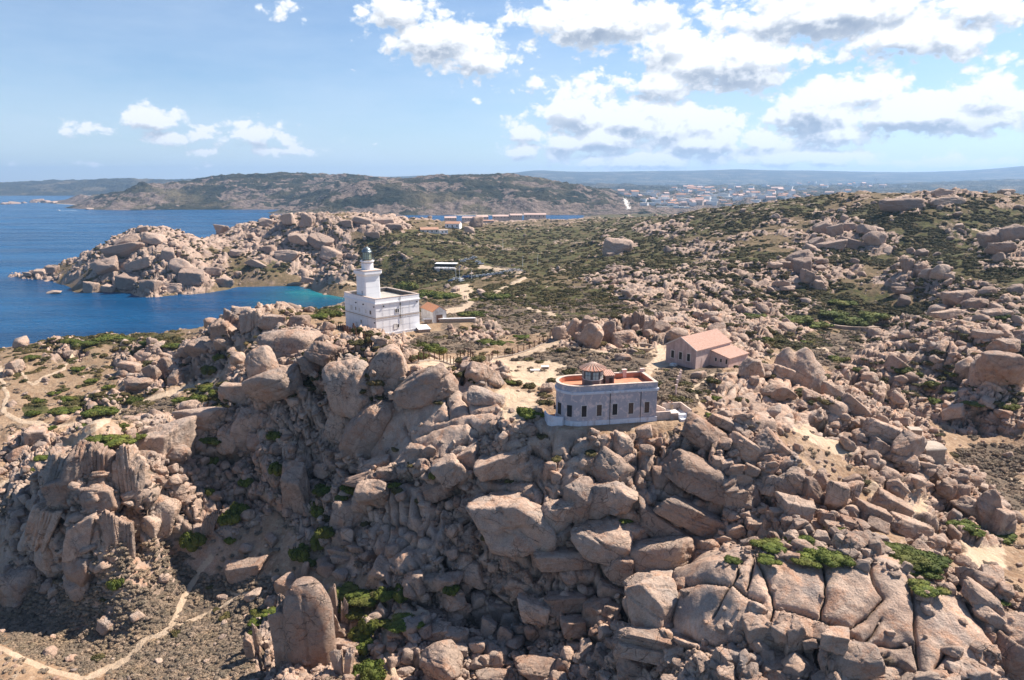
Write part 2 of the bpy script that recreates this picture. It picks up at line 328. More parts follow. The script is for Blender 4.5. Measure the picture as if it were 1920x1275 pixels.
PATHS = [(5, [(0, 690), (12, 740), (6, 775), (40, 790), (110, 800), (190, 790)]), (6, [(400, 713), (330, 735), (250, 758), (190, 795), (130, 840), (60, 880), (0, 912)]), (7, [(0, 1215), (80, 1252), (160, 1274), (235, 1238), (270, 1200), (310, 1185), (330, 1160), (350, 1110), (375, 1070), (395, 1045)]),
 (4, [(325, 1175), (390, 1150), (450, 1115), (500, 1110)]), (7, [(800, 1150), (745, 1150), (720, 1180), (722, 1220), (742, 1275)]), (7, [(740, 690), (830, 682), (900, 675), (960, 668), (1010, 655), (1045, 640)]), (9, [(1240, 652), (1240, 675), (1215, 690), (1215, 705)]),
 (6, [(868, 540), (872, 556), (884, 568), (872, 577), (842, 582), (800, 590)]), (2.5, [(1530, 392), (1522, 405), (1527, 415)]), (2.2, [(1490, 590), (1480, 625), (1500, 650), (1545, 655), (1590, 690), (1625, 690)]), (2.5, [(1825, 427), (1850, 440)]), (3, [(1310, 755), (1300, 725), (1340, 700), (1380, 700)]),
 (3, [(1880, 895), (1920, 905)]), (4, [(1170, 372), (1176, 388), (1180, 402)]), (3, [(930, 545), (985, 520)]), (3, [(990, 578), (1040, 590)]), (3, [(150, 640), (120, 690), (60, 720), (40, 700)]), (3, [(420, 1085), (425, 1110), (460, 1115)]), (4, [(900, 500), (975, 510)]), (3, [(1105, 655), (1160, 665), (1215, 650)])]

SLABZ = [(1360, 1125, 125, 98, 0), (1500, 1115, 115, 98, 0), (1640, 1128, 130, 98, -12), (1770, 1195, 150, 92, -28), (1860, 1258, 120, 60, 0), (790, 802, 112, 66, 22), (865, 765, 80, 38, -12), (1000, 812, 62, 26, 20)]
JOINTS = [[(1265, 1060), (1264, 1193)], [(1267, 1106), (1326, 1092), (1374, 1096), (1397, 1114), (1429, 1130)], [(1394, 1054), (1374, 1094), (1338, 1153)], [(1417, 1054), (1399, 1104)],
 [(1421, 1050), (1453, 1137), (1508, 1153), (1544, 1165), (1587, 1180)], [(1540, 1050), (1550, 1098), (1540, 1161)],
 [(1631, 1060), (1639, 1098), (1655, 1124), (1627, 1157), (1587, 1183), (1548, 1169)], [(1708, 1090), (1714, 1153), (1722, 1290)], [(1800, 1120), (1869, 1209), (1873, 1240), (1930, 1290)], [(1397, 1200), (1429, 1157)],
 [(1264, 1193), (1338, 1207), (1382, 1205), (1397, 1193), (1421, 1153)], [(1651, 1165), (1635, 1193), (1615, 1209), (1584, 1193)], [(1635, 1209), (1710, 1213), (1720, 1256)], [(1770, 1222), (1752, 1262), (1766, 1290)], [(1453, 1137), (1440, 1180), (1400, 1210)], [(1587, 1183), (1600, 1230), (1590, 1290)],
 [(746, 775), (775, 753), (823, 737), (842, 725)], [(684, 855), (707, 809), (729, 775), (741, 761)], [(814, 795), (831, 784), (899, 775), (930, 773)], [(831, 739), (842, 764), (840, 785)], [(905, 812), (879, 792), (814, 809), (791, 821)], [(870, 745), (880, 775)], [(653, 770), (659, 815), (679, 852)], [(760, 800), (790, 860)],
 [(930, 830), (1010, 815), (1060, 835)], [(1000, 780), (985, 835)]]
SLABC = [(1120, 965, 262, 145, -8), (765, 985, 78, 85, 0), (1435, 757, 100, 52, -6)]
def _jl(ox, oy, k, L): return [[(ox + x / k, oy + y / k) for x, y in pl] for pl in L]
JOINTC = _jl(860, 760, 3.4286, [[(0, 520), (100, 330), (220, 250)], [(140, 470), (330, 490), (480, 490), (540, 560), (530, 680), (570, 790)], [(220, 325), (470, 290), (560, 350), (600, 460)], [(580, 140), (590, 330), (690, 330), (880, 290)], [(690, 330), (760, 180), (900, 140)],
 [(1000, 220), (1000, 310), (1130, 380), (1140, 530)], [(1140, 200), (1150, 400), (1230, 500)], [(1270, 280), (1250, 440), (1420, 540), (1700, 620), (1820, 670)], [(1830, 670), (1830, 560), (1640, 400), (1500, 300), (1280, 270)], [(1420, 540), (1420, 400), (1500, 320)], [(890, 400), (1000, 460), (1120, 600), (1100, 650)],
 [(660, 590), (750, 700), (900, 720), (1000, 700), (1110, 620)], [(760, 610), (830, 440)], [(900, 710), (910, 600), (960, 570)], [(820, 440), (940, 520), (1100, 600)], [(560, 800), (750, 740), (1000, 720), (1200, 830), (1480, 880)], [(1270, 600), (1500, 700), (1720, 850)], [(1120, 650), (1300, 780), (1540, 890)],
 [(1440, 770), (1480, 640)], [(1560, 830), (1600, 700)], [(120, 900), (550, 860), (560, 1050)], [(120, 1040), (560, 1060), (900, 1030), (940, 1150)], [(290, 1050), (310, 910)], [(450, 1040), (430, 910)], [(500, 920), (850, 900), (920, 1010)], [(740, 760), (760, 870), (900, 960), (960, 1130)],
 [(1110, 830), (1110, 1040), (1250, 1060), (1500, 1000)], [(1160, 880), (1230, 1000)], [(280, 1100), (600, 1120), (930, 1170)], [(480, 1110), (470, 1260)], [(120, 560), (300, 560), (310, 860)], [(300, 560), (450, 610), (560, 800)], [(60, 560), (110, 900)], [(0, 700), (100, 560)], [(1600, 850), (1750, 950), (1900, 960)], [(1300, 270), (1450, 150), (1700, 250)], [(880, 1180), (900, 1269)], [(120, 1150), (300, 1269)]])
JOINTC += _jl(560, 900, 3.0, [[(430, 40), (370, 380)], [(470, 50), (420, 440)], [(510, 60), (480, 470)], [(560, 80), (540, 400)], [(610, 90), (600, 300)], [(650, 120), (690, 220), (580, 400)], [(760, 190), (640, 400)], [(800, 110), (760, 260)], [(960, 50), (820, 200), (880, 330)], [(700, 60), (760, 120)], [(400, 230), (560, 260), (740, 330)]])
JOINTC += _jl(1300, 600, 3.0968, [[(130, 460), (260, 350), (420, 350), (600, 420), (700, 520)], [(150, 500), (300, 420), (410, 400)], [(160, 540), (330, 480), (500, 460), (690, 540)], [(220, 570), (400, 520), (560, 560), (740, 600)], [(280, 380), (240, 460)], [(410, 380), (400, 470), (470, 500)], [(560, 390), (640, 480)], [(460, 500), (460, 570)], [(400, 250), (560, 330), (720, 400), (860, 430)], [(480, 380), (620, 470)], [(700, 480), (860, 470)], [(330, 480), (320, 550)], [(580, 520), (600, 590)]])
def joint_dist(px, py, J=None):
    d = np.full(px.shape, 99.0)
    for pl in (J or JOINTS):
        for (x0, y0), (x1, y1) in zip(pl[:-1], pl[1:]):
            t = np.clip(((px - x0) * (x1 - x0) + (py - y0) * (y1 - y0)) / ((x1 - x0) ** 2 + (y1 - y0) ** 2), 0, 1)
            d = np.minimum(d, np.hypot(px - x0 - t * (x1 - x0), py - y0 - t * (y1 - y0)))
    return d

def zones(px, py, x, y):
    q = np.c_[x, y]
    wx = px + 16 * fbm(q / 9, 3, 3) ; wy = py + 9 * fbm(q / 9, 3, 9)
    def mx(lst):
        m = np.zeros(px.shape)
        for e in lst: m = np.maximum(m, ell(wx, wy, *e))
        return m
    rock = sstep(mx(ROCKZ) * 1.4, .15, .75); green = sstep(mx(GREENZ), .1, .7); heath = sstep(mx(HEATHZ), .1, .6); sand = sstep(mx(SANDZ), .1, .9)
    path = np.zeros(px.shape)
    wx = px + 3 * vnoise(q / 3, 5); wy = py + 2 * vnoise(q / 3, 6)
    for w, pl in PATHS:
        for (x0, y0), (x1, y1) in zip(pl[:-1], pl[1:]):
            L2 = (x1 - x0) ** 2 + (y1 - y0) ** 2
            t = np.clip(((wx - x0) * (x1 - x0) + (wy - y0) * (y1 - y0)) / L2, 0, 1)
            d = np.hypot(wx - x0 - t * (x1 - x0), wy - y0 - t * (y1 - y0))
            path = np.maximum(path, sstep(-d / w, -1.15, -.55))
    return rock, green, heath, sand, path

# ------------------------------------------------------------------ where the buildings stand (world frames)
def at(px, py, z):
    u, fy, fz = ray(px, py); t = (z - CAMZ) / fz
    return Vector((u * t, fy * t, z))
LH0 = at(706.5, 630, 40.0)              # near corner of the lighthouse block
LH_R = R(42)                            # direction of its right-hand face, from +X
SH0 = at(1091, 796.5, 44.2)               # front left of the old signal house
SH_R = R(11)
BH0 = at(1303.5, 691, 43.0)             # near corner of the pink barrack
BH_R = R(40.5)
def frame(o, r):
    return Matrix.Translation(o) @ Matrix.Rotation(r, 4, 'Z')
PADS = []  # matrix, x0,x1,y0,y1, z, margin
PADS.append((frame(LH0, LH_R).inverted(), -3.5, 15.5, -4, 17.5, 39.7, 4))
PADS.append((frame(SH0, SH_R).inverted(), -3.5, 15, -.3, 7.0, 44.0, 2.2))
PADS.append((frame(BH0, BH_R).inverted(), -1, 18, -1, 9, 42.85, 4))
PADS.append((frame(LH0, LH_R).inverted(), 14, 32, -1, 8, 39.6, 4))

def pads(x, y, h, keep=False):
    m = np.zeros(x.shape)
    for M, x0, x1, y0, y1, z, mg in PADS:
        lx = M[0][0] * x + M[0][1] * y + M[0][3]; ly = M[1][0] * x + M[1][1] * y + M[1][3]
        d = np.hypot(np.maximum(np.maximum(x0 - lx, lx - x1), 0), np.maximum(np.maximum(y0 - ly, ly - y1), 0))
        w = sstep(-d, -mg, 0)
        h = h * (1 - w) + z * w; m = np.maximum(m, w)
    return h, m

# ------------------------------------------------------------------ terrain grids (finer near the camera; all true ground)
A0, A1 = -1.02, 1.02
def coarse(l0, l1, na, nl):
    a = np.linspace(A0, A1, na); l = np.linspace(l0, l1, nl)
    aa, ll = np.meshgrid(a, l)
    return a, l, base_h(aa.ravel(), ll.ravel()).reshape(nl, na)
L0, L1, L2 = math.log(38.0), math.log(1750.0), math.log(17000.0)
CA, CL, CH = coarse(L0 - .05, L2 + .05, 240, 620)

def bilin(G, a, l, aw, lw):
    fa = np.clip((a - aw[0]) / (aw[-1] - aw[0]) * (len(aw) - 1), 0, len(aw) - 1.001)
    fl = np.clip((l - lw[0]) / (lw[-1] - lw[0]) * (len(lw) - 1), 0, len(lw) - 1.001)
    ia = fa.astype(int); il = fl.astype(int); ta = fa - ia; tl = fl - il
    return (G[il, ia] * (1 - ta) * (1 - tl) + G[il, ia + 1] * ta * (1 - tl) + G[il + 1, ia] * (1 - ta) * tl + G[il + 1, ia + 1] * ta * tl)

def worley3(p, seed, K=3):
    """p (N,3) -> F1, F2, offset, random numbers of the nearest cell"""
    i0 = np.floor(p).astype(np.int64); N = len(p)
    F1 = np.full(N, 9.0); F2 = np.full(N, 9.0); off = np.zeros((N, 3)); ci = i0.copy()
    fr = p - i0
    for dx in (-1, 0, 1):
        for dy in (-1, 0, 1):
            for dz in (-1, 0, 1):
                cx, cy, cz = i0[:, 0] + dx, i0[:, 1] + dy, i0[:, 2] + dz
                h = _h(cx, cy, cz, seed) * 4096.0
                h0 = np.floor(h); h1 = h - h0; h0 = h0 / 4096.0; h2 = (h0 * 64) % 1.0
                o = np.stack([fr[:, 0] - dx - .12 - .76 * h0, fr[:, 1] - dy - .12 - .76 * h1, fr[:, 2] - dz - .12 - .76 * h2], 1)
                d = np.sqrt((o ** 2).sum(1))
                n = d < F1
                F2 = np.where(n, F1, np.minimum(F2, d)); F1 = np.where(n, d, F1)
                off[n] = o[n]; ci[n, 0] = cx[n]; ci[n, 1] = cy[n]; ci[n, 2] = cz[n]
    r = [_h(ci[:, 0], ci[:, 1], ci[:, 2], seed + 5 + k) for k in range(K)]
    return F1, F2, off, r

def rocky3(P, Y):
    """tilted blocks with open joints in three dimensions, at four real sizes; P are points on the smooth hill"""
    w = P + 1.3 * np.stack([fbm(P / 7, 2, 21), fbm(P / 7, 2, 31), fbm(P / 7, 2, 33)], 1)
    ang = -np.clip((P[:, 0] + 4) / 38, -1, 1) * R(34)
    c, s = np.cos(ang), np.sin(ang)
    g = np.stack([c * w[:, 0] - s * w[:, 2], w[:, 1], s * w[:, 0] + c * w[:, 2]], 1)
    g[:, 0] += .35 * g[:, 1]
    dh = np.zeros(len(P)); crack = np.zeros(len(P)); tint = np.full(len(P), .5)
    for S, st, amp, sd_ in ((9.0, (1.7, 1.2, .8), 2.5, 41), (4.0, (1.7, 1.2, .75), 1.25, 51), (1.8, (1.5, 1.1, .8), .55, 61), (.85, (1.3, 1, .9), .22, 71)):
        k = np.nonzero(Y < S * 260 + 60)[0]
        if not len(k): continue
        F1, F2, o, r = worley3(g[k] / (S * np.array(st)), sd_)
        dome = np.sqrt(np.clip(1.0 - (F1 * 1.2) ** 2, 0, 1)); e = F2 - F1
        cr = np.exp(-(e / .06) ** 2)
        h = (r[0] - .5) * 1.1 + (o[:, 0] * (r[1] - .5) + o[:, 2] * (r[2] - .5)) * 1.3 + .7 * (dome - .5) - .7 * cr
        dh[k] += amp * h
        if S > 1.5: tint[k] += (r[1] - .5) * (.45 if S > 5 else .6 if S > 3 else .45)
        crack[k] = np.maximum(crack[k], cr * (1 if S > 1.5 else .5))
    return dh, crack, tint

def build_grid(na, nl, l0, l1, near):
    a = np.linspace(A0, A1, na); l = np.linspace(l0, l1, nl)
    aa, ll = np.meshgrid(a, l); aa = aa.ravel(); ll = ll.ravel()
    Y = np.exp(ll); X = aa * Y
    h = bilin(CH, aa, ll, CA, CL)
    px, py = project(X, Y, h)
    rock, green, heath, sand, path = zones(px, py, X, Y)
    q = np.c_[X, Y]
    n1 = fbm(q / 45, 4, 101); n2 = fbm(q / 14, 4, 111)
    if near:
        rock = np.clip(rock + .6 * sstep(n2 + .6 * n1, .16, .5) * (1 - .85 * np.maximum(heath, sand)) - .42 * sstep(-n2, .02, .38) * sstep(Y, 120, 180), 0, 1)
        rock = rock * (1 - .2 * green * sstep(Y, 200, 300))
        hb, pm = pads(X, Y, h)
        rock = rock * (1 - pm) * (1 - path)
        land = sstep(h, -2.0, 2.5)
        dh = np.zeros(X.shape); crack = np.zeros(X.shape); tint = np.full(X.shape, .5)
        H2 = h.reshape(nl, na); X2 = X.reshape(nl, na); Y2 = Y.reshape(nl, na)
        gx = np.gradient(H2, axis=1) / np.gradient(X2, axis=1)
        gy = (np.gradient(H2, axis=0) - gx * np.gradient(X2, axis=0)) / np.gradient(Y2, axis=0)
        nrm = np.stack([-gx.ravel(), -gy.ravel(), np.ones(X.shape)], 1)
        nrm /= np.sqrt((nrm ** 2).sum(1))[:, None]
        k = np.nonzero(rock > .02)[0]
        dh[k], crack[k], tint[k] = rocky3(np.c_[X, Y, h][k], Y[k])
        dh *= rock; crack *= rock
        sm = np.zeros(X.shape)
        for e_ in SLABZ: sm = np.maximum(sm, sstep(ell(px, py, *e_), .18, .34))
        k = np.nonzero(sm > 0)[0]
        jx = px[k] + 5 * fbm(q[k] / 2.2, 3, 61); jy = py[k] + 5 * fbm(q[k] / 2.2, 3, 62)
        d_ = joint_dist(jx, jy) * Y[k] / F
        slab = .55 * (1 - np.exp(-(d_ / .55) ** 1.3)) - .35 - .75 * np.exp(-(d_ / .10) ** 2) + .55 * fbm(q[k] / 6, 3, 63) + .10 * fbm(q[k] / 1.1, 4, 64) + .35
        dh[k] = dh[k] * (1 - sm[k]) + slab * sm[k]
        crack[k] = crack[k] * (1 - sm[k]) + np.exp(-(d_ / .11) ** 2) * sm[k]
        rock = np.maximum(rock, sm)
        sm = np.zeros(X.shape)
        for e_ in SLABC: sm = np.maximum(sm, sstep(ell(px, py, *e_), .2, .45))
        k = np.nonzero(sm > 0)[0]
        jx = px[k] + 5 * fbm(q[k] / 2.2, 3, 65); jy = py[k] + 5 * fbm(q[k] / 2.2, 3, 66)
        d_ = joint_dist(jx, jy, JOINTC) * Y[k] / F
        slab = 1.15 * (1 - np.exp(-(d_ / .75) ** 1.4)) - .85 * np.exp(-(d_ / .15) ** 2) + .5 * fbm(q[k] / 5, 3, 67) + .10 * fbm(q[k] / .9, 4, 68) - .3
        w_ = .92 * sm[k]
        dh[k] = dh[k] * (1 - w_) + slab * w_ + .22 * w_ * dh[k]
        crack[k] = crack[k] * (1 - sm[k]) + np.exp(-(d_ / .15) ** 2) * sm[k]
        rock = np.maximum(rock, sm)
        big = np.clip((Y - 120) / 300, 0, 1)
        hh = h + dh * nrm[:, 2] + land * (1 - path) * (.35 * fbm(q / 3.2, 4, 121) * (1 - pm) + (2.2 + 3.5 * big) * (n1 * .5 + .5 * n2 * rock) * (1 - pm) * (1 - .9 * sand) * big)
        hh = hh * (1 - pm) + hb * pm
        hh = np.where(h < -1.5, np.minimum(hh, -.6), hh)
        if True:   # keep the near skyline of the hill clean where open water must show behind it
            hh = hh
        crack = crack
    else:
        fm = sstep(h, 1.0, 14.0) * sstep(-h, -260, -40)
        ridg = 1 - np.abs(fbm(q / 210, 5, 131)) * 2
        hh = h + fm * (26 * np.abs(fbm(q / 150, 5, 171, .62)) + 10 * np.abs(fbm(q / 45, 4, 181, .6)) - 7 + 16 * fbm(q / 300, 5, 141, .55) + 7 * (ridg - .6) + 9 * np.maximum(0, fbm(q / 45, 4, 151)) )
        rock = sstep(fbm(q / 90, 5, 161, .7) + .35 * (sstep(-h, -40, -2)), -.12, .30) * sstep(-Y, -5200, -3200)
        green = sstep(fbm(q / 260, 4, 171), -.25, .25); heath = np.zeros_like(h); sand = sstep(-h, -2.2, -.2) * .8 * sstep(fbm(q / 300, 2, 7), .1, .3); crack = 0 * h
        path = np.where(Y > 1900, path, 0); tint = 0 * h + .5
    co = np.c_[X, Y, hh]
    if near:
        lat = (1 - pm) * (h > -1.5)
        co[:, 0] += dh * nrm[:, 0] * lat; co[:, 1] += dh * nrm[:, 1] * lat
    return a, l, co, (rock, green, heath, sand, path, crack, np.clip(tint, 0, 1))

def grid_mesh(name, na, nl, co, att):
    me = bpy.data.meshes.new(name)
    i = np.arange((nl - 1) * (na - 1)); r = i // (na - 1); c = i % (na - 1); v = r * na + c
    quads = np.stack([v, v + 1, v + na + 1, v + na], 1).astype(np.int32)
    # leave out sea bed far below the water
    z = co[:, 2][quads].max(1); quads = quads[z > -9.5]
    me.vertices.add(len(co)); me.vertices.foreach_set('co', co.astype(np.float32).ravel())
    me.loops.add(quads.size); me.loops.foreach_set('vertex_index', quads.ravel())
    me.polygons.add(len(quads)); me.polygons.foreach_set('loop_start', np.arange(0, quads.size, 4, dtype=np.int32))
    me.update(calc_edges=True)
    me.polygons.foreach_set('use_smooth', np.ones(len(quads), bool))
    g1 = me.attributes.new('zone_a', 'FLOAT_COLOR', 'POINT'); g2 = me.attributes.new('zone_b', 'FLOAT_COLOR', 'POINT')
    rock, green, heath, sand, path, crack, tint = att
    g1.data.foreach_set('color', np.stack([rock, green, heath, sand], 1).astype(np.float32).ravel())
    g2.data.foreach_set('color', np.stack([path, crack, tint, 0 * path + 1], 1).astype(np.float32).ravel())
    o = bpy.data.objects.new(name, me); COL.objects.link(o)
    return o

# ------------------------------------------------------------------ materials
def new_mat(name):
    m = bpy.data.materials.new(name); m.use_nodes = True; m.node_tree.nodes.clear()
    T = NT(m.node_tree)
    b = T.n('ShaderNodeBsdfPrincipled'); o = T.n('ShaderNodeOutputMaterial')
    m.node_tree.links.new(b.outputs[0], o.inputs[0])
    return m, T, b

def rock_color(T, pos, rnd=None):
    big = T.noise(pos, .09, 4, .6); mid = T.noise(pos, .55, 5, .65, .6); fine = T.noise(pos, 6.0, 5, .75)
    stain = T.noise(T.vm('MULTIPLY', pos, (.5, .5, .28)), .8, 4, .6, 1.2)
    c = T.mix(T.mr(mid, .36, .64), (.29, .19, .135), (.53, .38, .285))
    c = T.mix(T.mr(big, .42, .62, 0, .75), c, (.35, .28, .225))
    c = T.mix(T.mr(stain, .56, .70, 0, .6), c, (.40, .21, .12))
    c = T.mix(T.mr(T.noise(pos, 1.7, 6, .7), .54, .68, 0, .55), c, (.20, .175, .155))
    blot = T.noise(pos, .28, 5, .7, .8)
    c = T.mix(T.mr(blot, .52, .62, 0, .8), c, (.37, .185, .10))
    c = T.mix(T.mr(T.noise(T.vm('ADD', pos, (91, 13, 7)), .16, 5, .65, .6), .53, .63, 0, .75), c, (.235, .215, .20))
    c = T.mix(T.mr(T.noise(T.vm('MULTIPLY', pos, (1.6, 1.6, .35)), 1.1, 5, .7), .58, .70, 0, .6), c, (.13, .105, .09))
    yy = T.n('ShaderNodeSeparateXYZ', i_0=pos).outputs[1]
    c = T.mix(T.mr(yy, 165, 330, 0, .6), c, (.25, .19, .155))
    c = T.mix(T.mr(fine, .35, .68, 0, .55), c, (.62, .49, .41))
    if rnd is not None:
        c = T.mix(.8, c, T.mix(rnd, (.70, .66, .65), (1.24, 1.20, 1.16)), 'MULTIPLY')
    return c

def joint_lines(T, pos):
    wob = T.vm('SCALE', T.vm('SUBTRACT', T.n('ShaderNodeTexNoise', i_Vector=pos, i_Scale=.35, i_Detail=4.0).outputs[1], (.5, .5, .5)), 2.6)
    p2 = T.vm('ADD', pos, wob); out = None
    for n, sp, g, sd in (((.42, .25, .87), 1.9, .47, 0), ((.80, -.45, -.40), 3.1, .5, 31), ((-.25, .93, .28), 4.3, .5, 57)):
        t = T.m('DIVIDE', T.vm('DOT_PRODUCT', p2, n), sp)
        fr = T.m('ABSOLUTE', T.m('SUBTRACT', T.m('FRACT', t), .5))
        ln = T.m('MULTIPLY', T.mr(fr, 0, .035 / sp, 1, 0), T.mr(T.noise(T.vm('ADD', pos, (sd, sd, 0)), .3, 3, .55), g, g + .07))
        out = ln if out is None else T.m('MAXIMUM', out, ln)
    return out

def rock_bump(T, pos, b, dist=.12, extra=None):
    h = T.m('ADD', T.m('MULTIPLY', T.noise(pos, .9, 10, .72, .5), 1.5), T.m('MULTIPLY', T.noise(pos, 7.0, 4, .7), .22))
    h = T.m('ADD', h, T.m('MULTIPLY', T.m('ABSOLUTE', T.m('SUBTRACT', T.noise(pos, .6, 6, .65, 1.0), .5)), 1.6))
    v = T.n('ShaderNodeTexVoronoi'); v.feature = 'DISTANCE_TO_EDGE'
    T.set(v.inputs['Vector'], T.vm('ADD', pos, T.vm('SCALE', T.n('ShaderNodeTexNoise', i_Vector=pos, i_Scale=.5).outputs[1], 4.0))); v.inputs['Scale'].default_value = .42
    gate = T.mr(T.noise(pos, .22, 3, .5), .52, .6)
    cr = T.m('MULTIPLY', T.mr(v.outputs['Distance'], 0, .03, -.3, 0), gate)
    jl = joint_lines(T, pos); cr = T.m('SUBTRACT', cr, T.m('MULTIPLY', jl, .35))
    h = T.m('ADD', h, T.m('MULTIPLY', cr, 1.3))
    bp = T.n('ShaderNodeBump'); bp.inputs['Strength'].default_value = 1.0; bp.inputs['Distance'].default_value = dist * 3
    T.set(bp.inputs['Height'], h); T.set(b.inputs['Normal'], bp.outputs[0])
    return cr

MAT = {}
def mat_rock():
    m, T, b = new_mat('granite')
    pos = T.n('ShaderNodeNewGeometry').outputs['Position']; oi = T.n('ShaderNodeObjectInfo')
    c = rock_color(T, pos, oi.outputs['Random'])
    cr = rock_bump(T, pos, b)
    c = T.mix(T.mr(cr, -.35, 0, .72, 0), c, (.10, .08, .065))
    T.set(b.inputs['Base Color'], c); b.inputs['Roughness'].default_value = .9; b.inputs['Specular IOR Level'].default_value = .25
    return m
def mat_terrain():
    m, T, b = new_mat('ground_cover')
    g = T.n('ShaderNodeNewGeometry'); pos = g.outputs['Position']
    za = T.n('ShaderNodeAttribute', attribute_name='zone_a'); zb = T.n('ShaderNodeAttribute', attribute_name='zone_b')
    sa = T.n('ShaderNodeSeparateColor'); T.set(sa.inputs[0], za.outputs['Color']); sb = T.n('ShaderNodeSeparateColor'); T.set(sb.inputs[0], zb.outputs['Color'])
    rock, green, heath, sand = sa.outputs[0], sa.outputs[1], sa.outputs[2], za.outputs['Alpha']; path, crack = sb.outputs[0], sb.outputs[1]
    n = T.noise(pos, .35, 6, .7); nf = T.noise(pos, 2.2, 5, .7); nb = T.noise(pos, .06, 4, .6)
    dist = T.mr(T.n('ShaderNodeSeparateXYZ', i_0=pos).outputs[1], 150, 300)
    soil = T.mix(T.mr(n, .35, .65), (.25, .155, .095), (.42, .295, .195))
    soil = T.mix(T.mr(nf, .52, .7, 0, .8), soil, (.15, .11, .075))
    soil = T.mix(T.mr(T.noise(pos, .9, 5, .75), .55, .68, 0, .8), soil, (.50, .40, .30))
    hth = T.mix(T.mr(T.noise(pos, 1.3, 4, .7), .4, .6), (.21, .155, .11), (.10, .078, .06))
    gr = T.mix(T.mr(T.noise(pos, .5, 5, .7), .38, .62), (.042, .044, .018), (.105, .098, .036))
    gr = T.mix(T.mr(T.noise(pos, .13, 4, .6), .46, .6, 0, .8), gr, (.125, .09, .05))
    soil = T.mix(T.m('MULTIPLY', dist, T.mr(n, .30, .48)), soil, T.mix(T.mr(nf, .4, .6), (.105, .085, .045), (.17, .12, .07)))
    snd = T.mix(T.mr(n, .3, .7), (.50, .37, .25), (.60, .47, .34))
    def th(mask, noise_, k=.5): return T.mr(T.m('ADD', mask, T.m('MULTIPLY', T.m('SUBTRACT', noise_, .5), k * 2)), .42, .58)
    c = T.mix(th(heath, nf, .35), soil, hth)
    c = T.mix(T.m('MULTIPLY', th(green, n, .7), 1), c, gr)
    c = T.mix(T.m('MULTIPLY', th(sand, n, .6), .85), c, snd)
    rc = rock_color(T, pos, sb.outputs[2])
    nz = T.n('ShaderNodeSeparateXYZ'); T.set(nz.inputs[0], g.outputs['Normal'])
    steep = T.mr(nz.outputs[2], .86, .66)
    rk = T.m('MAXIMUM', th(rock, n, .55), T.m('MULTIPLY', steep, .85))
    c = T.mix(rk, c, rc)
    c = T.mix(T.mr(T.m('ADD', path, T.m('MULTIPLY', T.m('SUBTRACT', nf, .5), 1.1)), .35, .75, 0, .85), c, T.mix(T.mr(n, .35, .65), (.44, .33, .23), (.58, .45, .33)))
    c = T.mix(T.mr(crack, .35, .9, 0, .75), c, (.09, .075, .05))
    hb = T.m('ADD', T.noise(pos, 1.0, 8, .7), T.m('MULTIPLY', T.noise(pos, .22, 6, .65), 2.0))
    bp = T.n('ShaderNodeBump'); bp.inputs['Strength'].default_value = .9; bp.inputs['Distance'].default_value = .5
    T.set(bp.inputs['Height'], hb); T.set(b.inputs['Normal'], bp.outputs[0])
    T.set(b.inputs['Base Color'], c); b.inputs['Roughness'].default_value = .95; b.inputs['Specular IOR Level'].default_value = .1
    return m
def mat_far():
    m, T, b = new_mat('far_scrub_and_rock')
    g = T.n('ShaderNodeNewGeometry'); pos = g.outputs['Position']
    za = T.n('ShaderNodeAttribute', attribute_name='zone_a'); zb = T.n('ShaderNodeAttribute', attribute_name='zone_b')
    sa = T.n('ShaderNodeSeparateColor'); T.set(sa.inputs[0], za.outputs['Color']); sb = T.n('ShaderNodeSeparateColor'); T.set(sb.inputs[0], zb.outputs['Color'])
    n = T.noise(pos, .012, 6, .7); n2 = T.noise(pos, .05, 6, .75); n3 = T.noise(pos, .0035, 5, .6)
    gr = T.mix(T.mr(n, .4, .6), (.018, .024, .016), (.055, .052, .030))
    gr = T.mix(T.mr(n3, .5, .62, 0, .6), gr, (.20, .16, .10))
    rk = T.mix(T.mr(n2, .35, .65), (.10, .08, .07), (.27, .205, .165))
    f = T.mr(T.m('ADD', sa.outputs[0], T.m('MULTIPLY', T.m('SUBTRACT', n2, .5), 3.2)), .62, .86)
    c = T.mix(f, gr, rk)
    c = T.mix(T.mr(za.outputs['Alpha'], .3, .7), c, (.62, .52, .40))
    c = T.mix(T.mr(sb.outputs[0], .3, .7), c, (.72, .68, .62))
    hb = T.m('ADD', T.noise(pos, .03, 8, .7), T.m('MULTIPLY', T.noise(pos, .008, 6, .6), 2.0))
    bp = T.n('ShaderNodeBump'); bp.inputs['Strength'].default_value = 1; bp.inputs['Distance'].default_value = 22
    T.set(bp.inputs['Height'], hb); T.set(b.inputs['Normal'], bp.outputs[0])
    T.set(b.inputs['Base Color'], c); b.inputs['Roughness'].default_value = 1; b.inputs['Specular IOR Level'].default_value = .05
    return m
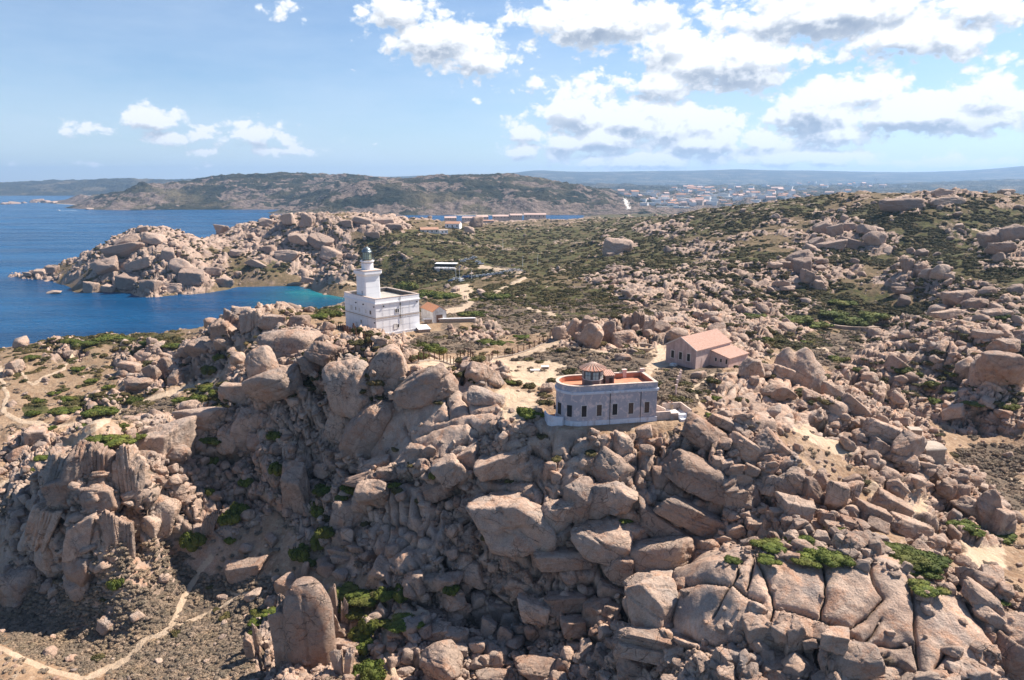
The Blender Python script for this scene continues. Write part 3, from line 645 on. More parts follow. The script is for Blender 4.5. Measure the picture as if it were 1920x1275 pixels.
def mat_sea():
    m, T, b = new_mat('sea_water')
    pos = T.n('ShaderNodeNewGeometry').outputs['Position']
    cc = at(640, 545, 0)
    d = T.vm('LENGTH', T.vm('MULTIPLY', T.vm('SUBTRACT', pos, tuple(cc)), (1, .62, 1)))
    nn = T.noise(pos, .028, 5, .6)
    sh = T.m('ADD', d, T.m('MULTIPLY', T.m('SUBTRACT', nn, .5), 60))
    c = T.mix(T.mr(T.noise(T.vm('MULTIPLY', pos, (.35, 1.4, 1)), .009, 6, .65), .38, .62), (.001, .040, .115), (.002, .078, .20))
    c = T.mix(T.mr(sh, 72, 28, 0, .9), c, (.003, .105, .17))
    c = T.mix(T.mr(sh, 34, 6, 0, .9), c, (.012, .22, .22))
    T.set(b.inputs['Base Color'], c); b.inputs['Roughness'].default_value = .28
    b.inputs['IOR'].default_value = 1.18
    T.set(b.inputs['Roughness'], T.mr(T.noise(T.vm('MULTIPLY', pos, (.3, 1.6, 1)), .02, 5, .7), .35, .65, .14, .34))
    w1 = T.noise(T.vm('MULTIPLY', pos, (.6, 1.3, 1)), .35, 6, .62, .5); w2 = T.noise(T.vm('MULTIPLY', pos, (.5, 1.2, 1)), .06, 3, .6)
    bp = T.n('ShaderNodeBump'); bp.inputs['Strength'].default_value = 1; bp.inputs['Distance'].default_value = 2.2
    T.set(bp.inputs['Height'], T.m('ADD', w1, T.m('MULTIPLY', w2, 1.6))); T.set(b.inputs['Normal'], bp.outputs[0])
    return m

def tag(o, label=None, cat=None, group=None, kind=None):
    if label: o['label'] = label
    if cat: o['category'] = cat; o['kind'] = 'thing'
    if group: o['group'] = group
    if kind: o['kind'] = kind
    return o

NA, NL = 1400, 1250
GA, GL, GCO, GATT = build_grid(NA, NL, L0, L1, True)
ter = grid_mesh('terrain', NA, NL, GCO, GATT); tag(ter, kind='structure')
MAT['terrain'] = mat_terrain(); ter.data.materials.append(MAT['terrain'])
FA, FL, FCO, FATT = build_grid(1300, 700, L1 - .004, L2, False)
far = grid_mesh('distant_hills', 1300, 700, FCO, FATT); tag(far, kind='structure')
far.data.materials.append(mat_far())
GZ = GCO[:, 2].reshape(NL, NA); GROCK = [g.reshape(NL, NA) for g in GATT]

me = bpy.data.meshes.new('sea')
S = 60000.0
me.from_pydata([(-S, -2000, 0), (S, -2000, 0), (S, S, 0), (-S, S, 0)], [], [(0, 1, 2, 3)])
sea = bpy.data.objects.new('sea', me); COL.objects.link(sea); tag(sea, kind='structure'); me.materials.append(mat_sea())

from mathutils.bvhtree import BVHTree
_g = GCO.reshape(NL, NA, 3)[::2, ::2]; _nl, _na = _g.shape[:2]
_i = np.arange((_nl - 1) * (_na - 1)); _v = (_i // (_na - 1)) * _na + _i % (_na - 1)
BVH = BVHTree.FromPolygons(_g.reshape(-1, 3).tolist(), np.stack([_v, _v + 1, _v + _na + 1, _v + _na], 1).tolist())
CAM0 = Vector((0, 0, CAMZ))
def pix(px, py):
    """the ground point seen at a photograph pixel, and its depth along the view axis"""
    d = Vector(ray(px, py))
    h = BVH.ray_cast(CAM0, d, 3000)[0]
    if h is None: return None, None
    return h, (h - CAM0).length / d.length
def gz(x, y):
    h = BVH.ray_cast(Vector((x, y, 300)), Vector((0, 0, -1)), 400)[0]
    return h.z if h else 0.0

# ------------------------------------------------------------------ rocks
_ico = {}
def ico(lvl):
    if lvl not in _ico:
        bm = bmesh.new(); bmesh.ops.create_icosphere(bm, subdivisions=lvl, radius=1.0)
        v = np.array([x.co[:] for x in bm.verts]); f = np.array([[q.index for q in p.verts] for p in bm.faces], np.int32)
        bm.free(); _ico[lvl] = (v, f)
    return _ico[lvl]

def tri_mesh(name, co, f, mat, smooth=True):
    me = bpy.data.meshes.new(name); k = f.shape[1]
    me.vertices.add(len(co)); me.vertices.foreach_set('co', co.astype(np.float32).ravel())
    me.loops.add(f.size); me.loops.foreach_set('vertex_index', f.astype(np.int32).ravel())
    me.polygons.add(len(f)); me.polygons.foreach_set('loop_start', np.arange(0, f.size, k, dtype=np.int32))
    me.update(calc_edges=True)
    me.polygons.foreach_set('use_smooth', np.full(len(f), smooth))
    me.materials.append(mat)
    return me

def rock_co(seed, lvl, kind='b', nd=None):
    """rounded polyhedron of unit half-size; kinds: b boulder, s slab, k block, f fluted, d dome"""
    rs = np.random.RandomState(seed)
    v, f = ico(lvl)
    N = []; D = []
    plate = kind == 'p'
    if plate: kind = 'd'
    if kind == 't':
        kind = 'b'; bullet = True
    else: bullet = False
    if kind in 'skf':
        jit = .22 if kind != 's' else .12
        for ax in range(3):
            for sg in (-1, 1):
                n = np.zeros(3); n[ax] = sg; n += rs.normal(0, jit, 3); N.append(n / np.linalg.norm(n)); D.append(rs.uniform(.72, .95))
        for _ in range(5):
            n = rs.normal(0, 1, 3); N.append(n / np.linalg.norm(n)); D.append(rs.uniform(.95, 1.2))
        p = 30 if kind == 'k' else 24
    else:
        for _ in range(13 if kind == 'b' else 9):
            n = rs.normal(0, 1, 3); N.append(n / np.linalg.norm(n)); D.append(rs.uniform(.75, 1.15))
        for n in np.vstack([np.eye(3), -np.eye(3)]): N.append(n); D.append(1.05)
        p = 20 if kind == 'b' else 14 if plate else 8
    N = np.array(N); D = np.array(D)
    r = (np.maximum(0, v @ N.T / D) ** p).sum(1) ** (-1 / p)
    q = v + rs.uniform(-50, 50, 3)
    r *= 1 + .10 * fbm(q * 1.3, 3, seed) + .085 * fbm(q * 3.2, 6, seed + 7, .62)
    co = v * r[:, None]
    # open joints cutting the stone
    nj = {'b': 3, 's': 4, 'k': 3, 'f': 7, 'd': 4}[kind] + 2 * plate
    sink = np.zeros(len(v))
    base = rs.normal(0, 1, 3)
    if kind == 'f': base = np.array([1, rs.uniform(-.3, .3), rs.uniform(-.25, .25)])
    for j in range(nj):
        n = base + rs.normal(0, .12, 3) if kind == 'f' else rs.normal(0, 1, 3)
        n /= np.linalg.norm(n); off = rs.uniform(-.55, .55) if kind != 'f' else -.85 + 1.7 * (j + .5) / nj + rs.uniform(-.06, .06)
        t = co @ n - off + .05 * fbm(q * 2.2, 2, seed + 30 + j)
        wd = .022 if kind != 'f' else .05
        sink += (.075 if kind != 'f' else .16) * np.exp(-(t / wd) ** 2)
        sink += rs.uniform(-.025, .06) * (t > 0) * (1 if kind != 'f' else 1.6)
    if nd:
        for (dx, dy, dz, rr, dep) in nd:
            c = np.array([dx, dy, dz]); c = c / np.linalg.norm(c)
            sink += dep * sstep(-np.sqrt(((v - c) ** 2).sum(1)), -rr, -rr * .45)
    co = co * (1 - sink)[:, None]
    if bullet:
        z = np.clip(co[:, 2], -1, 1); pr = np.sqrt(np.clip(1 - np.clip((z + .1) / 1.1, 0, 1) ** 3.2, .02, 1)); rad = np.hypot(co[:, 0], co[:, 1]) + 1e-9
        ang = np.arctan2(co[:, 1], co[:, 0]); rr = pr * (1 + .10 * np.cos(3 * ang + 1) - .12 * np.exp(-((ang + 1.5) / .05) ** 2) + .05 * fbm(q * 1.5, 3, 5))
        k_ = np.clip(np.abs(v[:, 2]) < .98, 0, 1); co[:, 0] = np.cos(ang) * rr * np.where(z > .96, rad, 1); co[:, 1] = np.sin(ang) * rr * np.where(z > .96, rad, 1)
    lo = co.min(0); hi = co.max(0)
    return (co - (lo + hi) / 2) / ((hi - lo) / 2), f

MAT['rock'] = mat_rock()
NAMES = {'p': 'granite_slab', 't': 'granite_pinnacle', 'b': 'granite_boulder', 's': 'granite_slab', 'k': 'granite_block', 'f': 'granite_pinnacle', 'd': 'granite_dome'}
HEROES = []
def lvl_small(cx, cy): return cx < 760
def hero(cx, cy, w, h, rot=0, kind='b', label=None, lift=0.0, deep=None, seed=None, dents=None, yaw=None, where=None):
    k = len(HEROES); seed = seed if seed is not None else 1000 + 7 * k
    p, t = pix(cx, cy + .22 * h)
    if p is None: return None
    if p.y > 330 and lvl_small(cx, cy): w *= .8; h *= .8; kind = {'d': 'b', 'b': 'k', 's': 's', 'k': 'k', 'f': 'f'}[kind]
    Wd = w * t / F; hp = h * t / F
    e = math.atan2(CAMZ - p.z, p.y)
    flat = kind == 'p'
    D = (deep or .85) * min(Wd, hp * 1.35, )
    if flat: D = min(1.38 * hp, Wd * 1.1)
    if deep: D = deep * Wd
    H = .5 * D if flat else math.sqrt(max(hp ** 2 - (D * math.sin(e)) ** 2, (.5 * hp) ** 2)) / math.cos(e)
    gr_ = {'b': 1.06, 'f': 1.0, 't': 1.0}.get(kind, 1.13) if p.y < 200 else 1.0
    Wd *= gr_; H *= gr_; D *= gr_
    d = Vector(ray(cx, cy)); tt = t + {'b': -.04, 'f': -.1, 't': -.1}.get(kind, .05) * D + lift
    c = CAM0 + d * tt
    lvl = 6 if w > 150 else 5 if max(w, h) > 42 else 4
    co, f = rock_co(seed, lvl, kind, dents)
    rs = np.random.RandomState(seed)
    M = Matrix.Rotation(R(yaw if yaw is not None else rs.uniform(-16, 16)), 3, 'Z') @ Matrix.Rotation(-R(rot), 3, 'Y')
    # on screen the tilted box must still span w x h given along its own axes
    co = co * np.array([Wd / 2, D / 2, H / 2])
    co = co @ np.array(M).T
    me = tri_mesh(NAMES[kind], co, f, MAT['rock'])
    o = bpy.data.objects.new(NAMES[kind], me); COL.objects.link(o); o.location = c
    HEROES.append((o, cx, cy, w, h, kind, rot, label, where))
    return o

HT = '''
947 869 104 40 18 s|pointed granite slab jutting left below the broad pale slab
956 975 150 100 -4 k|big brown granite block with two hollow cavities in its face
1046 965 66 60 0 b|reddish rounded boulder right of the block with hollow cavities
1088 938 60 70 12 b
1122 935 66 84 -25 b
1158 930 62 48 -32 b
1150 882 78 58 -32 b
1168 842 44 52 -20 b
1318 896 140 66 -29 s|huge flat-topped orange granite slab slanting down to the right below the old house
1376 938 40 46 0 k
1240 896 34 36 0 b
1296 968 150 50 -30 s
1250 992 140 42 -32 s
1240 1038 116 58 8 d
1185 1000 60 44 -20 b
1060 1125 70 34 6 s
1000 1140 60 40 -10 k
1120 1150 60 50 0 b
1075 1175 44 40 10 k
1020 1190 46 40 -8 k
1150 1110 60 34 -20 s
980 1100 60 30 0 s
1130 1012 110 64 -12 d|smooth grey-brown granite dome with an orange knob below the split boulders
1158 1066 56 54 0 b
1067 1048 126 42 4 s|long squared granite beam lying level under the block with hollow cavities
1036 1013 30 28 20 k
1063 997 30 26 40 k
1082 1017 42 12 0 s
1030 888 24 42 0 k
1044 894 24 28 0 k
1322 814 84 46 -30 b|rounded granite boulder just right of the white terrace wall
1372 800 96 22 -28 s
1402 848 84 44 -34 b
1447 836 66 40 -44 b
1468 850 58 26 -50 s
1345 868 24 24 0 k
1362 876 22 26 0 k
1378 880 26 22 0 k
1340 885 26 18 0 b
1390 896 34 28 0 k
1408 884 36 26 -20 k
1452 914 34 44 15 b
1470 916 28 46 12 b
1496 910 36 58 18 b
1522 922 36 54 20 b
1536 906 32 44 10 b
1568 930 46 54 -14 b
1598 924 36 46 -12 b
1410 936 34 46 12 b
1436 905 26 36 0 b
1489 954 62 38 -8 k
1417 982 36 22 0 k
1402 965 30 18 25 k
1440 983 16 22 0 k
1458 985 16 22 0 k
1476 982 18 24 10 k
1455 962 26 22 0 k
1430 955 22 16 0 k
1380 995 30 26 10 k
1352 1012 28 22 0 k
1330 1022 30 22 0 b
1500 985 30 24 0 k
1530 990 34 20 -10 k
1550 972 26 24 0 k
1634 966 56 40 -24 s
1670 948 62 34 -28 s
1700 990 84 36 -22 s
1600 985 50 22 -15 s
1570 990 48 18 -12 s
1648 1012 30 20 0 b
1600 1022 46 34 -10 b
1640 1028 26 34 10 k
1583 1002 26 20 0 b
1462 736 66 30 -12 b
1411 690 46 36 -6 b
1440 697 40 30 -10 b
1465 700 40 26 -20 s
1500 712 68 22 -24 s
1536 722 66 24 -24 s
1565 742 62 24 -32 s
1528 748 46 24 -20 b
1585 740 16 30 4 k
1603 764 54 26 -36 s
1570 768 40 30 -16 b
1650 792 28 38 6 k
1668 815 80 40 -22 s
1700 838 40 56 -50 s
1660 845 70 30 -28 s
1878 690 84 66 0 b|large rounded reddish granite mass at the right edge above the dark hollow
1840 700 44 50 10 b
1848 628 52 20 0 b
1885 650 50 30 0 b
1815 690 40 36 20 b
1853 955 40 66 14 b
1822 952 60 34 -30 s
1800 932 30 44 0 b
1776 918 28 40 0 b
1875 980 40 50 -20 s
1590 835 40 22 -30 b
1618 850 34 22 -30 b
1642 868 34 22 -25 b
1668 892 40 26 -25 b
1684 912 40 24 -20 b
1720 905 30 26 0 b
1222 1142 90 92 0 k
1210 1095 70 50 12 k
1848 1128 84 42 -26 b|smooth elongated grey boulder lying on the edge of the huge pale slab
1850 1152 50 34 -20 b
1893 1192 62 66 -6 k
1895 1232 60 60 -30 s
1590 1232 108 58 16 b
1562 1197 52 40 -10 k
1450 1198 34 60 0 k
1490 1196 42 56 6 k
1420 1182 46 44 10 k
1275 1212 210 34 -3 s
1235 1228 150 24 -3 s
1196 1255 78 46 -14 b
1462 1252 84 44 0 k
1630 1268 170 40 -5 d
1380 1240 30 34 0 k
1360 1262 36 24 0 b
545 1200 34 140 6 k
585 1185 92 182 2 t|tall smooth granite pinnacle with a thin stone finger on top near the bottom edge
612 1205 40 150 -3 f
571 1075 15 44 -8 b
536 1215 40 120 3 k
628 1150 16 90 4 k
643 1168 10 66 -4 k
651 1158 9 60 4 k
636 1195 14 70 0 k
649 1211 50 22 4 s|flat pale stone balanced on the pillars right of the tall pinnacle
632 1250 22 56 4 k
655 1252 16 60 -6 k
470 1225 16 60 4 k
482 1205 14 66 0 k
660 968 66 58 -8 b
702 925 58 50 14 b
684 945 44 40 0 b
652 1006 24 30 -6 b
644 1036 52 16 -4 s
646 1048 46 14 4 s
612 1068 30 28 0 b
640 1078 30 22 0 b
712 1078 38 46 -30 k
803 1066 42 30 6 k
777 1086 38 32 0 b
812 1090 40 30 10 k
845 1090 54 28 10 b
886 1082 36 46 20 b
870 1060 30 26 0 b
901 1152 34 42 0 k
900 1124 34 24 0 b
936 1143 40 36 4 k
955 1164 42 42 40 k
852 1126 48 32 -6 b
820 1150 50 18 0 s
817 1186 64 26 16 s
842 1166 46 38 -25 k
852 1192 50 28 -10 b
772 1178 40 32 0 b
915 1180 28 40 -10 k
946 1196 28 42 -6 k
826 1246 76 66 -12 b
1010 1252 90 48 -8 b|large pale rounded boulder at the bottom edge left of the lower right outcrop
932 1236 42 36 0 b
928 1268 72 28 0 b
895 1215 30 30 0 b
740 1190 26 18 0 b
735 1215 20 16 0 b
768 1215 28 18 0 b
660 730 74 105 18 d|left one of the two tall rounded granite domes below the lighthouse fence
733 705 74 100 -10 d|right one of the two tall rounded granite domes below the lighthouse fence
676 757 42 44 30 b
795 725 108 62 18 d|whale-backed granite boulder overhanging the pale slabs
690 800 62 110 -28 d
636 800 46 62 0 b
910 748 66 28 -18 d
782 850 46 34 14 b
806 848 26 30 -20 b
780 878 26 30 0 b
707 868 48 24 12 b
732 888 48 26 0 b
672 898 56 26 6 k
608 880 36 30 0 b
845 880 56 46 30 s
828 915 62 40 20 s
880 860 50 40 30 s
897 700 44 40 -30 b
925 712 40 34 -34 b
880 690 34 22 0 b
545 655 110 80 -14 d|big sunlit granite crag on the crest left of the lighthouse
515 722 90 56 20 d
490 690 50 70 20 d
580 683 44 34 0 b
440 738 56 44 0 b
560 640 60 28 -8 b
604 660 56 40 -20 b
380 784 94 40 6 d
462 800 52 66 -8 d
311 828 78 76 -4 k|square-topped granite crag standing alone on the left slope
335 850 44 30 0 b
430 820 40 50 0 b
481 830 34 34 0 b
556 915 50 86 6 k|tall pale upright block standing above the green gully
90 980 60 90 -25 f
110 890 44 96 -16 f
150 870 52 80 -10 f
195 870 44 90 0 f
228 880 40 100 -4 f
255 900 30 90 -8 f
125 920 60 60 10 k
190 940 50 60 0 k
155 1000 50 80 -8 k
150 1065 60 60 0 b
150 1095 50 50 10 b
210 1000 30 90 0 f
238 1010 26 80 -4 f
75 1000 60 60 -14 d
100 1050 50 60 0 b
28 1108 54 64 -4 d|rounded stump of granite at the left edge beside the heath hollow
300 965 56 60 -18 d
330 930 40 60 -10 b
392 985 26 60 -16 f
285 985 30 40 0 b
462 1066 80 32 14 s|flat grey rock leaning over the upper edge of the heath hollow
474 1118 32 20 8 b|small pale boulder with a round hole on the heath
536 1100 40 38 10 b
440 604 40 50 -6 f
475 600 46 44 6 f
415 618 36 42 0 f
510 604 50 26 0 b
560 604 40 26 0 b
285 700 30 40 0 f
310 690 26 44 0 b
245 690 40 26 0 b
270 670 40 26 -6 d
330 710 24 36 0 b
260 720 50 26 0 b
375 652 50 36 10 b
350 660 30 26 0 b
400 655 26 30 0 b
22 645 16 14 0 b
1050 628 26 34 10 b
1076 620 30 44 2 b
1103 606 24 26 0 b
1108 632 40 52 -24 b
1140 627 30 50 4 b
1173 636 46 30 -6 d
1195 605 34 44 -10 f
1216 612 26 40 -20 f
1236 598 24 30 0 f
1180 602 20 22 0 b
1168 672 30 18 0 b
1185 660 20 14 0 b
1768 362 54 18 -4 k|dark blocky rock capping the highest point of the right-hand hill
1776 378 80 18 0 d
1885 361 36 13 0 b
1690 386 84 30 0 d|broad pale granite dome on the skyline slope at the upper right
1545 432 34 34 30 s
1565 432 30 24 10 s
1590 428 44 20 0 b
1560 462 60 20 10 s
1600 458 60 22 -10 s
1640 448 40 30 -14 b
1625 430 36 18 -10 b
1530 460 30 26 20 s
1500 485 50 28 16 b
1454 500 26 18 0 k
1475 500 26 20 0 k
1505 500 34 34 12 b
1515 520 30 26 -20 k
1493 530 30 26 0 k
1465 535 30 22 0 k
1535 535 22 22 0 k
1762 513 34 36 -4 b|big rounded boulder topping a rock pile on the right-hand hill
1738 515 26 26 0 b
1702 500 24 34 10 f
1725 505 26 30 0 f
1778 530 18 18 0 b
1700 545 60 16 0 b
1158 466 56 38 -6 d|grey cracked granite dome in the green scrub of the middle hill
1870 450 60 36 10 d
1900 440 40 40 0 b
1880 465 60 24 0 d
1800 560 60 30 6 b
1785 565 30 18 0 k
1830 570 50 24 0 b
1780 590 80 20 4 b
1815 560 26 20 -30 k
1870 590 60 26 0 b
540 412 40 30 10 k
575 415 30 34 -20 b
500 418 44 24 0 k
415 430 40 24 0 b
265 432 46 20 10 d|orange-tinted dome on top of the sea headland
240 455 60 36 10 d
290 450 50 30 -10 d
235 470 100 36 14 d
265 495 80 30 18 s
318 480 36 40 -14 b
340 500 50 40 -20 d
200 500 60 40 20 d
360 520 60 40 -10 b
240 530 50 44 -20 b
280 535 44 40 -20 b
320 540 60 24 0 b
170 540 30 30 -10 b
205 542 36 26 -20 b
420 530 40 26 -10 b
400 510 40 26 0 b
100 549 40 12 4 b|low pale rock standing in the water off the headland
52 515 30 12 0 b
75 510 28 14 0 b
100 505 28 18 0 b
60 510 10 6 0 b
600 455 60 40 -20 d
560 450 60 30 0 b
620 480 50 36 -20 b
540 480 60 30 0 d
500 470 50 24 10 b
480 495 50 20 -20 b
440 475 40 20 0 b
555 532 40 10 0 b
580 526 40 14 -10 b
680 415 50 20 -10 b
720 415 50 20 0 d
740 425 40 16 0 b
650 420 40 20 0 b
700 440 40 20 -10 b
893 420 26 28 0 b
880 432 20 16 0 b
'''
for ln in HT.strip().splitlines():
    t, _, lab = ln.partition('|')
    f_ = t.split()
    hero(*[float(x) for x in f_[:5]], kind=f_[5], label=lab or None, seed=None,
         dents=[(-.10, -.9, -.2, .42, .22), (.42, -.9, -.05, .40, .20), (-.35, -.9, -.42, .25, .12)] if (lab and 'two hollow' in lab) else ([(.1, -.8, .35, .45, .4)] if lab and 'round hole' in lab else None))

# the thin standing fin with a lobed crest behind the pink barrack
def fin():
    p, t = pix(1490, 700)
    n, m = 90, 60
    k = t / F
    prof = [(0, 30), (8, 46), (16, 52), (24, 46), (30, 42), (38, 50), (48, 57), (58, 52), (66, 42), (72, 34), (80, 30), (88, 20), (92, 4)]
    xs = np.linspace(0, 92, n); top = np.interp(xs, *zip(*prof))
    top = np.convolve(np.pad(top, 3, 'edge'), np.ones(7) / 7, 'valid')
    V = []
    for side in (-1, 1):
        for j in range(m):
            g = j / (m - 1)
            th = (3.2 * (1 - g ** 3.0) + .5) * 2.1
            z = top * g - 14 * (1 - g)
            V.append(np.stack([(xs - 46) * (1 - .03 * g) * k, np.full(n, side * th * .5) * (np.sin(np.linspace(.12, np.pi - .12, n)) ** .35), z * k], 1))
    V = np.concatenate(V)
    nn = fbm(V / 2.0 + 5, 3, 3)[:, None]
    V = V + nn * np.array([.1, .8, .15]) * np.sign(V[:, 1:2] + 1e-6) * .6
    fc = []
    for sd in (0, 1):
        o = sd * n * m
        for j in range(m - 1):
            for i in range(n - 1):
                q = [o + j * n + i, o + j * n + i + 1, o + (j + 1) * n + i + 1, o + (j + 1) * n + i]
                fc.append(q if sd == 0 else q[::-1])
    o2 = n * m
    for i in range(n - 1):
        a = (m - 1) * n + i; fc.append([a, a + 1, o2 + a + 1, o2 + a])
    for j in range(m - 1):
        fc.append([j * n, (j + 1) * n, o2 + (j + 1) * n, o2 + j * n]); a = j * n + n - 1; fc.append([a, o2 + a, o2 + a + n, a + n])
    me = tri_mesh('granite_fin', V, np.array(fc), MAT['rock'])
    o = bpy.data.objects.new('granite_fin', me); COL.objects.link(o)
    o.location = at(1497, 706, p.z); o.rotation_euler = (0, R(8), R(-12))
    tag(o, 'thin smooth granite fin with a lobed crest standing alone right of the pink-roofed house', 'rock')
fin()

# ------------------------------------------------------------------ leaf-clump bushes
def mat_leaf(name, c1, c2, c3):
    m, T, b = new_mat(name)
    pos = T.n('ShaderNodeNewGeometry').outputs['Position']; oi = T.n('ShaderNodeObjectInfo')
    c = T.mix(T.mr(T.noise(pos, 1.6, 3, .6), .35, .65), c1, c2)
    c = T.mix(T.mr(T.noise(pos, .25, 2, .5), .45, .7, 0, .8), c, c3)
    c = T.mix(.9, c, T.mix(oi.outputs['Random'], (.65, .68, .65), (1.25, 1.2, 1.15)), 'MULTIPLY')
    T.set(b.inputs['Base Color'], c); b.inputs['Roughness'].default_value = .8; b.inputs['Specular IOR Level'].default_value = .2
    return m
MAT['leaf'] = mat_leaf('juniper_leaves', (.050, .074, .016), (.135, .160, .028), (.17, .15, .04))
MAT['macchia'] = mat_leaf('scrub_leaves', (.042, .044, .018), (.120, .104, .036), (.19, .135, .062))
MAT['heath'] = mat_leaf('dry_heath_twigs', (.30, .235, .18), (.19, .145, .11), (.34, .25, .17))

def bush_mesh(name, seed, nleaf, size, mat, flat=.55, lobes=7):
    rs = np.random.RandomState(seed)
    cs = np.c_[rs.uniform(-.68, .68, (lobes, 2)), rs.uniform(-.05, .30, lobes)]; rr = rs.uniform(.35, .62, lobes) * (7 / lobes) ** .45; cs[0] = 0; rr[0] = .6
    k = rs.randint(0, lobes, nleaf); d = rs.normal(0, 1, (nleaf, 3)); d /= np.linalg.norm(d, axis=1)[:, None]; d[:, 2] = np.abs(d[:, 2]) * .95
    P = cs[k] + d * (rr[k] * rs.uniform(.80, 1.06, nleaf))[:, None]
    P[:, 2] *= flat / .7
    P += rs.normal(0, .025, P.shape)
    n = d + rs.normal(0, .55, (nleaf, 3)); n /= np.linalg.norm(n, axis=1)[:, None]
    t = np.cross(n, rs.normal(0, 1, (nleaf, 3))); t /= np.linalg.norm(t, axis=1)[:, None] + 1e-9; b = np.cross(n, t)
    s = size * rs.uniform(.6, 1.4, nleaf)[:, None]
    V = np.stack([P - t * s - b * s * .5, P + t * s - b * s * .5, P + t * s * .7 + b * s * .8, P - t * s * .7 + b * s * .8], 1).reshape(-1, 3)
    Fq = np.arange(nleaf * 4).reshape(-1, 4)
    v, f = ico(2)
    body = []
    off = len(V); allf = [Fq]
    tr = []
    for c, r in zip(cs, rr):
        q = v * r * .86; q = q * (1 + .12 * fbm(q * 4 + seed, 2, seed))[:, None] + c; q[:, 2] *= flat / .7
        body.append(q); tr.append(np.c_[f, f[:, 2]] * 0 + 0 if False else f + off); off += len(q)
    V = np.vstack([V] + body)
    me = bpy.data.meshes.new(name)
    nq = len(Fq); T3 = np.vstack(tr)
    me.vertices.add(len(V)); me.vertices.foreach_set('co', V.astype(np.float32).ravel())
    loops = np.r_[Fq.ravel(), T3.ravel()].astype(np.int32); me.loops.add(len(loops)); me.loops.foreach_set('vertex_index', loops)
    st = np.r_[np.arange(nq) * 4, nq * 4 + np.arange(len(T3)) * 3].astype(np.int32)
    me.polygons.add(len(st)); me.polygons.foreach_set('loop_start', st); me.update(calc_edges=True)
    me.materials.append(mat)
    return me
JUN = [bush_mesh('juniper_bush', 60 + i, 3600, .040, MAT['leaf'], (.5, .42, .6)[i], 18) for i in range(3)]
MAC = [bush_mesh('scrub_bush', 70 + i, 900, .085, MAT['macchia'], .6, 6) for i in range(4)]
HEA = [bush_mesh('heath_tuft', 80 + i, 420, .11, MAT['heath'], .6, 5) for i in range(3)]
RUB = [tri_mesh('rubble_stone', *rock_co(300 + i, 3, 'bkbks'[i % 5]), MAT['rock']) for i in range(12)]
RUB4 = [tri_mesh('loose_boulder', *rock_co(400 + i, 4, 'bkbks'[i % 5]), MAT['rock']) for i in range(10)]

def proto_coll(name, meshes):
    c = bpy.data.collections.new(name)
    for me in meshes:
        o = bpy.data.objects.new(me.name + '_source', me); c.objects.link(o)
    return c
PC = {'rub': proto_coll('rubble', RUB), 'mac': proto_coll('scrub', MAC), 'hea': proto_coll('heath', HEA), 'jun': proto_coll('juniper', JUN)}

def stuff(name, pts, rot, scl, idx, coll):
    me = bpy.data.meshes.new(name); me.vertices.add(len(pts)); me.vertices.foreach_set('co', np.asarray(pts, np.float32).ravel())
    for nm, ar in (('rot', rot), ('scl', scl)):
        at_ = me.attributes.new(nm, 'FLOAT_VECTOR', 'POINT'); at_.data.foreach_set('vector', np.asarray(ar, np.float32).ravel())
    ai = me.attributes.new('idx', 'INT', 'POINT'); ai.data.foreach_set('value', np.asarray(idx, np.int32))
    o = bpy.data.objects.new(name, me); COL.objects.link(o)
    ng = bpy.data.node_groups.new(name + '_scatter', 'GeometryNodeTree')
    ng.interface.new_socket('Geometry', in_out='INPUT', socket_type='NodeSocketGeometry'); ng.interface.new_socket('Geometry', in_out='OUTPUT', socket_type='NodeSocketGeometry')
    gi = ng.nodes.new('NodeGroupInput'); go = ng.nodes.new('NodeGroupOutput'); ip = ng.nodes.new('GeometryNodeInstanceOnPoints')
    ci = ng.nodes.new('GeometryNodeCollectionInfo'); ci.inputs['Collection'].default_value = coll; ci.inputs['Separate Children'].default_value = True; ci.inputs['Reset Children'].default_value = True
    def na_(nm, ty):
        x = ng.nodes.new('GeometryNodeInputNamedAttribute'); x.data_type = ty; x.inputs['Name'].default_value = nm; return x.outputs['Attribute']
    L = ng.links.new
    L(gi.outputs[0], ip.inputs['Points']); L(ci.outputs[0], ip.inputs['Instance']); ip.inputs['Pick Instance'].default_value = True
    L(na_('idx', 'INT'), ip.inputs['Instance Index']); L(na_('rot', 'FLOAT_VECTOR'), ip.inputs['Rotation']); L(na_('scl', 'FLOAT_VECTOR'), ip.inputs['Scale'])
    L(ip.outputs[0], go.inputs[0])
    md = o.modifiers.new('scatter', 'NODES'); md.node_group = ng
    tag(o, kind='stuff'); return o

# candidate ground points: even over the ground as the eye sees it, plus an even share of what lies hidden behind crests
RS = np.random.RandomState(11)
def cand(n, py0=352, py1=1300, hid=.35):
    out = []
    n1 = int(n * (1 - hid))
    PX = RS.uniform(-40, 1960, n1); PY = RS.uniform(py0, py1, n1)
    for x, y in zip(PX, PY):
        p, t = pix(x, y)
        if p is not None: out.append(p[:])
    A = RS.uniform(-.80, .80, n - n1); L = RS.uniform(L0 + .02, 7.0, n - n1)
    i = ((L - GL[0]) / (GL[1] - GL[0])).astype(int); j = ((A - GA[0]) / (GA[1] - GA[0])).astype(int)
    out += GCO.reshape(NL, NA, 3)[i, j].tolist()
    return np.array(out)
def att_at(P):
    a = P[:, 0] / P[:, 1]; l = np.log(P[:, 1])
    i = np.clip(((l - GL[0]) / (GL[1] - GL[0])).astype(int), 0, NL - 1); j = np.clip(((a - GA[0]) / (GA[1] - GA[0])).astype(int), 0, NA - 1)
    return [g[i, j] for g in GROCK]
def padm(P): return pads(P[:, 0], P[:, 1], P[:, 2])[1]

